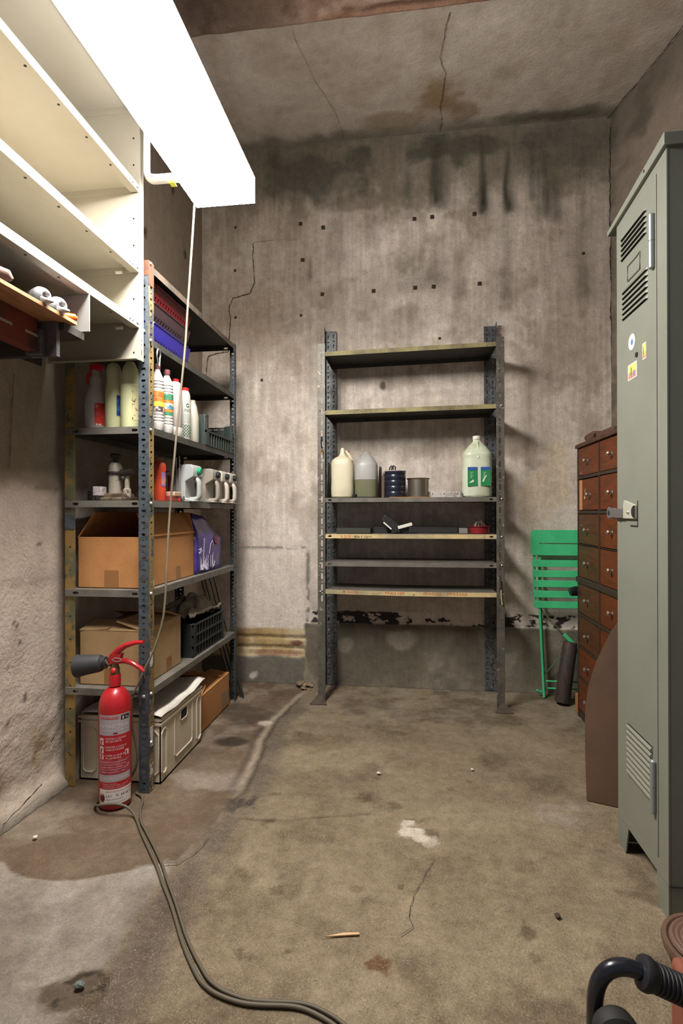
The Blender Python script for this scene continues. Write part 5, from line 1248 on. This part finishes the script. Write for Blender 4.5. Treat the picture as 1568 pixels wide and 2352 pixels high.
# plinth feet
mb.prism([(KY0-.001, .001), (1.548, .001), (1.560, .0885), (KY0-.001, .0885)], 'YZ', LKX-.001, LKX+.003)
mb.prism([(1.772, .001), (KY1, .001), (KY1, .0885), (1.750, .0885)], 'YZ', LKX-.001, LKX+.003)
mb.obj('front_frame', sage, lk, smooth=0)
MB(olk).box(LKX, KY0+.001, .002, LKX+.3, KY0+.0035, .0885).box(LKX+.002, KY1-.003, .002, LKX+.3, KY1-.001, .0885).obj('side_foot', sage, lk, smooth=0)
MB(olk).box(LKX-.0008, KY0-.0016, .0865, 1.16, KY0-.0009, .0905).obj('side_seam', M('seam_line', C(70, 72, 68), .7), lk, smooth=0)
MB(olk).prism([(KY0-.012, 2.012), (1.885, 1.978), (1.887, 1.994), (KY0-.012, 2.045)], 'YZ', LKX-.012, 1.17).obj('lid', sage, lk, bevel=.002)
MB(olk).lathe([(.004, 0), (.004, .001)], (LKX-.0121, 1.60, 2.018), (-1, 0, 0), 10).obj('rivet_hole', hole_black, lk)
MB(olk).box(LKX+.006, DX0-.001, DZ0-.001, LKX+.008, DX1+.001, DZ1+.001).obj('inner_shadow_gap', M('locker_inside', C(60, 62, 58), .8), lk, smooth=0)
door = MB(olk).box(LKX-.003, DX0, DZ0, LKX+.004, DX1, DZ1).obj('door', sage, lk, smooth=0, bevel=.001)
def louver(y0, y1, z, d=.007, h=.012, nm='louver'):
    x = LKX-.003
    mb = MB(olk)
    mb.add([(x, y0, z+h), (x, y1, z+h), (x-d, y0+.006, z), (x-d, y1-.006, z), (x-.0006, y0, z), (x-.0006, y1, z)], [(0, 1, 3, 2), (0, 2, 4), (1, 5, 3)], 0)
    mb.add([(x-d, y0+.006, z), (x-d, y1-.006, z), (x-.0003, y1, z), (x-.0003, y0, z), ], [(0, 1, 2, 3)], 1)
    mb.add([(x-.0004, y0, z-.003), (x-.0004, y1, z-.003), (x-.0004, y1, z), (x-.0004, y0, z)], [(0, 1, 2, 3)], 1)
    if h > .012: mb.box(x-.0007, y0+.004, z+h-.0002, x-.0001, y1-.004, z+h+.0022, 1)
    o = mb.obj(nm, [sage, hole_black], door, smooth=0)
for k in range(5): louver(1.606, 1.786, 1.849+.0157*k, .006, .010)
for k in range(6): louver(1.598, 1.778, 1.661+.0162*k, .006, .010)
for k in range(9):
    z = .262+.0170*k; x = LKX-.003; mb = MB(olk)
    pf = [(x, z+.0125), (x-.005, z+.0115), (x-.0075, z+.0075), (x-.0065, z+.003), (x-.003, z), (x, z-.0005)]
    mb.prism(pf, 'XZ', 1.577, 1.745, 0).box(x-.0006, 1.575, z+.0122, x-.0001, 1.747, z+.0166, 1)
    mb.obj('louver', [M('sage_rib', C(132, 133, 120), .45), hole_black], door, smooth=50)
MB(olk).box(LKX-.0042, 1.602, 1.741, LKX-.0032, 1.778, 1.752).obj('dark_slot', M('slot_dark_plate', C(84, 78, 72), .6), door, smooth=0)
MB(olk).box(LKX-.0045, 1.65, 1.768, LKX-.0031, 1.732, 1.808).obj('name_plate_holder', sage_d, door, smooth=0, bevel=.001)
q = [(1.648, 1.765), (1.736, 1.765), (1.736, 1.812), (1.668, 1.812), (1.648, 1.816)]
for a, b in zip(q[:], q[1:]+q[:1]):
    pass
MB(olk).tube([(LKX-.0045, y, z) for y, z in q], .0017, 6, closed=True).obj('plate_frame', M('plate_frame_dark', C(104, 104, 94), .5), door)
hg = M('grey_hinge', C(136, 142, 142), .4, .3)
for z0, z1 in ((1.725, 1.878), (.237, .385)):
    zm = (z0+z1)/2
    MB(olk).lathe([(.004, 0), (.0085, .004), (.0085, zm-z0-.001), (.007, zm-z0-.0005), (.007, zm-z0+.0005), (.0085, zm-z0+.001), (.0085, z1-z0-.004), (.004, z1-z0)], (LKX-.008, 1.562, z0), (0, 0, 1), 16).obj('hinge', hg, lk)
# latch
latch = MB(olk).prism([(1.671, 1.041), (1.758, 1.041), (1.758, 1.084), (1.752, 1.098), (1.671, 1.082)], 'YZ', LKX-.012, LKX-.0035).obj('latch_plate', M('latch_paint', C(172, 172, 156), .4), door, bevel=.002)
MB(olk).prism([(1.6705+.024*math.cos(a), 1.062+.019*math.sin(a)) for a in np.linspace(-math.pi/2, math.pi/2, 10)], 'YZ', LKX-.0127, LKX-.0121).obj('latch_hole', hole_black, latch, smooth=0)
MB(olk).box(LKX-.0045, 1.669, 1.018, LKX-.0035, 1.720, 1.022).box(LKX-.0045, 1.6685, 1.018, LKX-.0035, 1.6705, 1.095).obj('latch_gap', hole_black, latch, smooth=0)
MB(olk).lathe([(.006, 0), (.006, .002), (.003, .005), (0, .006)], (LKX-.012, 1.715, 1.061), (-1, 0, 0), 14).obj('latch_rivet', bolt_m, latch)
st = M('hasp_steel', C(140, 136, 134), .35, .6)
ring = [(1.812, 1.045), (1.812, 1.074)]+[(1.868+.020*math.cos(a), 1.059+.020*math.sin(a)) for a in np.linspace(2.2, -2.2, 16)]
MB(olk).box(LKX-.016, 1.756, 1.043, LKX-.010, 1.814, 1.072).prism(ring, 'YZ', LKX-.015, LKX-.011).obj('hasp', st, latch, bevel=.001)
MB(olk).lathe([(.0075, 0), (.0075, .0012)], (LKX-.0151, 1.868, 1.059), (-1, 0, 0), 14).obj('hasp_hole', hole_black, latch)
MB(olk).lathe([(.0075, 0), (.0075, .003), (.003, .004), (0, .004)], (LKX-.003, 1.673, 1.524), (-1, 0, 0), 14).obj('lock_knob', M('dark_lock', C(60, 54, 58), .4, .4), door)
# stickers
sw = M('sticker_white', C(232, 226, 214), .5)
mb = MB(olk); x = LKX-.0034
mb.add([(x, 1.710+.024*math.cos(a), 1.573+.024*math.sin(a)) for a in np.linspace(0, 6.283, 24, endpoint=False)], [tuple(range(24))], 0)
mb.add([(x-.0003, 1.707+.0095*math.cos(a), 1.573+.0125*math.sin(a)) for a in np.linspace(0, 6.283, 18, endpoint=False)], [tuple(range(18))], 1)
mb.add([(x-.0005, 1.707+.005*math.cos(a), 1.571+.008*math.sin(a)) for a in np.linspace(0, 6.283, 18, endpoint=False)], [tuple(range(18))], 2)
mb.obj('round_sticker', [sw, M('sticker_lavender', C(170, 180, 216), .5), M('sticker_blue', C(36, 96, 160), .5)], door, smooth=0)
def scene_sticker(y0, y1, z0, z1, part):
    mb = MB(olk); W_, H_ = y1-y0, z1-z0
    B = lambda a, b, c, d, m, e: mb.box(x-e, y1-a*W_-(c-a)*W_, z0+b*H_, x-e+.0002, y1-a*W_, z0+d*H_, m)
    B(0, 0, 1, 1, 0, 0); B(.07, .07, .93, .93, 1, .0003); B(.07, .07, .93, .45, 2, .0005); B(.07, .07, .93, .16, 4, .0007)
    B(.36, .14, .46, .74, 3, .0009); B(.28, .30, .36, .38, 3, .0009); B(.28, .36, .31, .52, 3, .0009)
    if part: B(.56, .15, .84, .42, 5, .0009); B(.64, .36, .74, .52, 5, .001); B(.10, .14, .24, .40, 4, .0009)
    mb.obj('desert_sticker', [sw, M('sticker_yellow', C(242, 204, 110), .5), M('sticker_orange', C(240, 176, 96), .5), M('sticker_green', C(60, 130, 80), .5), M('sticker_pink', C(214, 130, 130), .5), M('sticker_violet', C(150, 120, 170), .5)], door, smooth=0)
scene_sticker(1.674, 1.738, 1.461, 1.508, True)
scene_sticker(1.611, 1.635, 1.497, 1.543, False)

# ================================================================== WOODEN DRAWER CABINET
ocb = (1.0, 2.61, 0)
cbn = thing('drawer_cabinet', 'tall reddish-brown wooden cabinet with two columns of small drawers behind the locker', 'drawer cabinet', ocb)
redw2 = M('darker_brown_wood', C(94, 54, 28), .45, 0, c2=C(60, 42, 26), sc=5, thr=(.4, .7), stretch=(1, 2, 14), fine=.08, fsc=60)
redw = M('reddish_brown_wood', C(112, 54, 22), .45, 0, c2=C(78, 42, 22), sc=5, thr=(.4, .7), stretch=(1, 2, 14), fine=.08, fsc=60)
carc = M('dark_carcass_wood', C(60, 50, 38), .6, 0, c2=C(52, 44, 36), sc=8, stretch=(1, 3, 9))
CX0, CX1, CYA, CYB = .868, 1.16, 2.285, 2.938
mb = MB(ocb)
mb.box(CX0-.004, CYB-.012, 0.001, CX1, CYB, 1.392).box(CX0, CYA, .001, CX1, CYA+.012, 1.392).box(CX1-.01, CYA, .001, CX1, CYB, 1.392).box(CX0-.004, 2.610, .03, CX0+.25, 2.624, 1.392)
zt = [1.393, 1.2325, 1.055, .896, .711, .529, .366, .209]; zb = [1.246, 1.070, .899, .727, .542, .373, .214, .045]
for z0, z1 in zip(zt[1:]+[.044], zb): mb.box(CX0-.006, CYA+.01, z0, CX1-.01, CYB-.01, z1)
mb.box(CX0, CYA+.01, .001, CX1-.01, CYB-.01, .031)
mb.obj('carcass', carc, cbn, smooth=0)
MB(ocb).box(CX0-.014, CYA-.01, 1.393, CX1+.005, CYB+.006, 1.412).obj('top_board', M('dark_top_board', C(84, 56, 42), .55, c2=C(64, 48, 38), sc=6, stretch=(1, 3, 9)), cbn, bevel=.002)
MB(ocb).box(CX0-.012, CYA-.005, .700, CX0+.02, CYB+.003, .728).obj('middle_rail', carc, cbn, bevel=.002)
knm = M('steel_knob', C(176, 164, 154), .3, .8); kpl = M('tarnished_plate', C(96, 72, 58), .5, .4)
for c, (ya, yb) in enumerate(((2.625, 2.926), (2.298, 2.609))):
    for r in range(8):
        y1 = yb-(.045 if (c == 0 and r == 1) else 0)
        dx = .004 if (c == 0 and r == 1) else 0
        dr = MB(ocb).box(CX0-.002+dx, ya+.002, zb[r]+.003, CX0+.2, y1-.002, zt[r]-.003).obj('drawer', redw2 if (c == 0 and 2 <= r <= 5) else redw, cbn, bevel=.002)
        if c == 0 and r == 1:
            MB(ocb).box(CX0+.002, y1, zb[r]+.004, CX0+.2, yb-.002, zt[r]-.004).obj('drawer_runner', M('pale_raw_wood', C(206, 142, 92), .7), cbn, smooth=0)
        kz = (zb[r]+zt[r])/2-.003; ky = (ya+y1)/2-.002; xk = CX0-.002+dx
        MB(ocb).lathe([(.010, 0), (.010, .002), (.004, .004), (.004, .014), (.0105, .017), (.0115, .021), (.008, .025), (0, .026)], (xk, ky, kz), (-1, 0, 0), 16).obj('knob', knm, dr)
        MB(ocb).prism([(ky-.012, kz-.016), (ky+.012, kz-.016), (ky+.012, kz+.010), (ky, kz+.014), (ky-.012, kz+.010)], 'YZ', xk-.001, xk).obj('knob_plate', kpl, dr, smooth=0)
mb = MB(ocb)
for y, z in ((2.83, 1.175), (2.835, 1.165), (2.84, 1.135), (2.88, .995), (2.885, 1.262), (2.80, 1.152)):
    s = .004 if z != 1.135 else .008
    mb.lathe([(s, 0), (s*.7, .0005)], (CX0-.0022+(.004 if 1.1 < z < 1.2 else 0), y, z), (-1, 0, 0), 7)
mb.obj('paint_spatter', M('white_spatter', C(214, 200, 186), .7), cbn, smooth=0)
# lump and plank on top
t = thing('wooden_clamp', 'rough brown wooden block lying at the front edge of the drawer cabinet top', 'wooden block', (.9, 2.78, 1.4125))
MB().prism([(-.05, .0), (.03, .0), (.06, .012), (.075, .03), (.03, .038), (-.06, .042), (-.075, .03), (-.06, .016)], 'YZ', -.03, .03).obj('block', M('rough_brown_block', C(92, 64, 48), .8, c2=C(70, 54, 44), sc=18), t, bevel=.006)
MB().box(-.022, -.30, .0, .02, -.08, .028).obj('handle_bar', M('rough_brown_block', None), t, bevel=.004)

# ================================================================== GREEN FOLDING CHAIR
och = (.9, 3.2, 0)
ch = thing('folding_chair', 'bright green metal folding garden chair leaning folded against the back wall', 'folding chair', och)
gch = M('green_chair_paint', C(80, 212, 142), .4, c2=C(74, 200, 134), sc=6)
XA, XB = .688, 1.10
mb = MB(och)
mb.prism([(XA, .960-.012), (XA+.012, .960), (XB, .960), (XB, .886), (XA+.049, .886), (XA+.047, .883), (XA+.049, .880), (XB, .878), (XB, .815), (XA+.012, .815), (XA, .827)], 'XZ', 3.213, 3.217)
mb.box(XB-.05, 3.2131, .87, XB, 3.2169, .89)
mb.obj('back_panel', gch, ch, smooth=0)
for i, z in enumerate((.749, .690, .633, .573, .513)):
    mb = MB(och); xo = XA+.004+.003*i; n = 10
    pr = [(0, 0), (0, .038)]
    mb.prism([(xo, z+.004), (xo+.006, z), (XB-.004, z), (XB-.004, z+.039), (xo+.006, z+.039), (xo, z+.035)], 'XZ', 3.200, 3.206)
    mb.obj('slat', gch, ch, bevel=.0015)
for x in (.708, .738, 1.05, 1.08):
    MB(och).bar((x+.004, 3.222, .52), (x, 3.232, .90), .016, .006, (0, 1, 0)).obj('stile', gch, ch, smooth=0)
for x0, x1 in ((.734, .752), (1.054, 1.036)):
    MB(och).bar((x0, 3.215, .53), (x1, 3.19, .004), .010, .016, (0, 1, 0)).obj('leg', gch, ch, smooth=0, bevel=.001)
    MB(och).bar((x0+.013, 3.232, .53), (x1+.0135, 3.225, .03), .009, .014, (0, 1, 0)).obj('leg', gch, ch, smooth=0, bevel=.001)
MB(och).tube([(.752, 3.205, .094), (1.036, 3.205, .094)], .0045, 8).obj('cross_bar', gch, ch)
MB(och).tube([(.757, 3.215, .050), (1.04, 3.215, .050)], .0045, 8).obj('cross_bar', gch, ch)
MB(och).tube([(.752, 3.218, .028), (.728, 3.212, .030), (.722, 3.208, .040)], .007, 8).obj('foot_cap', gch, ch)
MB(och).bar((.742, 3.226, .505), (.895, 3.212, .335), .006, .008, (0, 1, 0)).obj('brace', M('brown_green_brace', C(96, 106, 70), .6), ch, smooth=0)
MB(och).bar((.868, 3.206, .365), (.93, 3.206, .300), .020, .006, (0, 1, 0)).obj('brace_plate', gch, ch, smooth=0)
MB(och).bar((.755, 3.222, .118), (.935, 3.21, .335), .005, .006, (0, 1, 0)).obj('brace', M('galvanised_brace', C(120, 150, 124), .4, .5), ch, smooth=0)
# dark tube leaning and what stands near it
o = MB((.83, 3.12, 0)).lathe([(.040, .004), (.041, .006), (.039, .30), (.036, .335), (.030, .336), (.030, .30)], (.828, 3.10, .008), (.17, .12, 1), 22).obj('dark_tube', M('dark_brown_tube', C(70, 58, 52), .55, c2=C(52, 44, 40), sc=10, stretch=(3, 3, 1)))
setp(o, 'dark brown heavy tube leaning in the corner in front of the green chair', 'tube')
o = MB((.87, 2.99, .64)).tube([(.835, 2.97, .640), (.86, 2.972, .645), (.93, 2.98, .646), (1.0, 2.99, .646)], [.022, .026, .026, .022], 16).obj('black_handle', M('black_gloss', None), smooth=60)
t2 = thing('push_broom', 'black-handled tool standing behind the drawer cabinet, its grip showing before the green chair', 'tool', (.95, 3.0, 0))
o.parent = t2; o.location = (-.08, -.01, .64); o.name = 'grip'
MB((.95, 3.0, 0)).tube([(.95, 2.985, .646), (.96, 3.02, .3), (.965, 3.03, .003)], .014, 10).obj('shaft', M('black_gloss', None), t2)
setp(MB((.9, 3.02, 0)).box(.868, 2.962, .002, .882, 3.0, .10).obj('pale_wood_strip', M('pale_wood_strip', C(170, 112, 76), .7), bevel=.001), 'short reddish wood offcut on the floor at the foot of the drawer cabinet', 'offcut')
# brown hardboard leaning between cabinet and locker
o = None
poly = [(0, 0), (.36, 0), (.36, .80), (.22, .74), (.12, .62), (.055, .50), (.022, .41), (.006, .33), (0, .18)]
mb = MB((.66, 2.1, 0)); n = len(poly)
mp_ = lambda u, w, e: (.640+u*.80+e*.25, 2.075-u*.30-.0+e*.6+.10*w, .002+w)
vs = [mp_(u, w, 0) for u, w in poly]+[mp_(u, w, .008) for u, w in poly]
mb.add(vs, [tuple(range(n)), tuple(range(2*n-1, n-1, -1))]+[(i, n+i, n+(i+1) % n, (i+1) % n) for i in range(n)])
o = mb.obj('hardboard_panel', M('brown_hardboard', C(104, 80, 64), .4, c2=C(86, 68, 54), sc=5, thr=(.4, .7)), smooth=0)
setp(o, 'curved brown hardboard panel leaning between the locker and the drawer cabinet', 'panel')

# ================================================================== LOWER RIGHT
t = thing('hand_trolley', 'black tubular trolley frame with a ribbed grip at the lower right corner', 'trolley', (.5, .94, 0))
bp = M('black_tube_paint', C(26, 28, 36), .25, coat=.3)
OT = (.5, .94, 0)
fp = [(.305, .95, .02), (.305, .95, .22), (.3055, .95, .25), (.312, .95, .276), (.326, .95, .294), (.346, .95, .302), (.366, .95, .300), (.392, .95, .292), (.50, .95, .254), (.62, .95, .205), (.70, .95, .17), (.70, .95, .02)]
MB(OT).tube(smooth_path(fp, 2), .0132, 16).obj('frame_tube', bp, t, smooth=60)
g0 = Vector((.376, .95, .2975)); g1 = Vector((.60, .95, .212)); ax = (g1-g0).normalized(); L = (g1-g0).length
pr = [(.016, 0), (.025, .003), (.0265, .007), (.0265, .013), (.024, .019)]
z = .021
while z < L-.02: pr += [(.0228, z), (.0228, z+.003), (.0205, z+.0042), (.0205, z+.0058)]; z += .0072
pr += [(.022, L-.01), (.015, L)]
MB(OT).lathe(pr, g0, ax, 24).obj('ribbed_grip', M('grip_rubber', C(30, 30, 34), .5), t, smooth=30)
MB(OT).lathe([(.012, -.016), (.026, -.017), (.033, -.012), (.036, 0), (.033, .012), (.026, .017), (.012, .016)], (.327, .917, .2215), (0, 1, 0), 30).obj('roller', M('wheel_rubber', C(34, 33, 32), .7), t)
MB(OT).tube([(.327, .903, .2215), (.327, .935, .2215), (.306, .94, .2)], .008, 10).obj('axle', bp, t)
MB(OT).box(.28, .93, .0005, .73, .97, .02).obj('base_bar', bp, t, bevel=.004)
t = thing('clay_pot', 'brown clay pot with a coiled strap on top, at the foot of the locker', 'pot', (.674, 1.296, .002))
PK = .76
cl = M('brown_clay', C(104, 78, 62), .7, c2=C(84, 64, 52), sc=12)
MB().lathe([(r, z*PK) for r, z in [(.075, 0), (.082, .01), (.098, .085), (.104, .088), (.107, .105), (.105, .115), (.096, .116), (.09, .106), (.086, .10)]], n=36).obj('pot_wall', cl, t)
sp = [((.088-.010*a/6.28)*math.cos(a), (.088-.010*a/6.28)*math.sin(a), .112*PK+.002*math.sin(a*2)) for a in np.linspace(0, 6.28*3, 90)]
MB().tube(sp, .008, 8).obj('coiled_strap', M('brown_strap', C(112, 86, 72), .6), t)
MB().lathe([(.085, .085*PK), (.0855, .10*PK)], n=30).obj('pot_filling', M('tan_filling', C(126, 104, 82), .9, c2=C(98, 80, 62), sc=30), t)
o = MB((.64, 1.05, .002)).box(.496, .985, .002, .74, 1.115, .205).obj('terracotta_block', M('terracotta', C(138, 80, 58), .75, c2=C(100, 64, 48), sc=9, thr=(.45, .65), c3=C(160, 130, 98), sc3=14, thr3=(.6, .68)), bevel=.012, segs=3)
setp(o, 'reddish terracotta block on the floor in front of the brown clay pot', 'block')

# ================================================================== SMALL THINGS ON THE FLOOR
o = MB((-.17, 1.338, 0)).prism([(-.216, 1.324), (-.13, 1.342), (-.131, 1.348), (-.17, 1.342)], 'XY', .0012, .004).obj('wood_splinter', M('pale_splinter', C(206, 170, 130), .8), smooth=0)
setp(o, 'thin pale wood splinter lying on the bare floor, low centre', 'splinter')
def pebble(x, y, r, mat, label, name='plaster_chip', cat='chip', group=None):
    bm = bmesh.new(); bmesh.ops.create_icosphere(bm, subdivisions=2, radius=r)
    for v in bm.verts:
        v.co *= 1+.5*mnoise.noise(v.co*(1.5/r)+Vector((x*9, y*9, 0))); v.co.z = v.co.z*.55
    lo_z = min(v.co.z for v in bm.verts)
    for v in bm.verts: v.co.z -= lo_z
    me = bpy.data.meshes.new(name); bm.to_mesh(me); bm.free(); me.materials.append(mat)
    o = bpy.data.objects.new(name, me); COL.objects.link(o); o.location = (x, y, .0012 if x > -.7 else .004)
    setp(o, label, cat, group)
wp = M('white_chip', C(216, 206, 192), .9); dp = M('dark_chip', C(74, 60, 48), .9)
pebble(-.13, 2.18, .008, wp, 'white plaster chip on the floor before the empty back unit')
pebble(.25, 2.26, .006, wp, 'tiny pale chip on the floor to the right, level with the drawers')
pebble(.379, 1.468, .008, dp, 'small dark crumb on the floor left of the locker foot', 'dark_crumb', 'crumb')
pebble(-1.214, 1.606, .007, wp, 'white chip on the dark screed left of the extinguisher')
pebble(-.735, 1.115, .010  , M('mint_chip', C(96, 104, 98), .7), 'pale mint chip lying in the broken hole of the floor', 'stone_chip', 'chip')
for i, (x, y, r) in enumerate(((-.665, 3.215, .03), (-.62, 3.225, .026), (-.64, 3.17, .018))):
    pebble(x, y, r, M('rubble', C(120, 104, 82), .9, c2=C(170, 150, 120), sc=30), ('largest lump of rubble at the foot of the back wall by the seam', 'rubble lump nearest the left foot of the back unit', 'smallest rubble lump in front of the other two')[i], 'rubble_lump', 'rubble', 'rubble by the back wall')
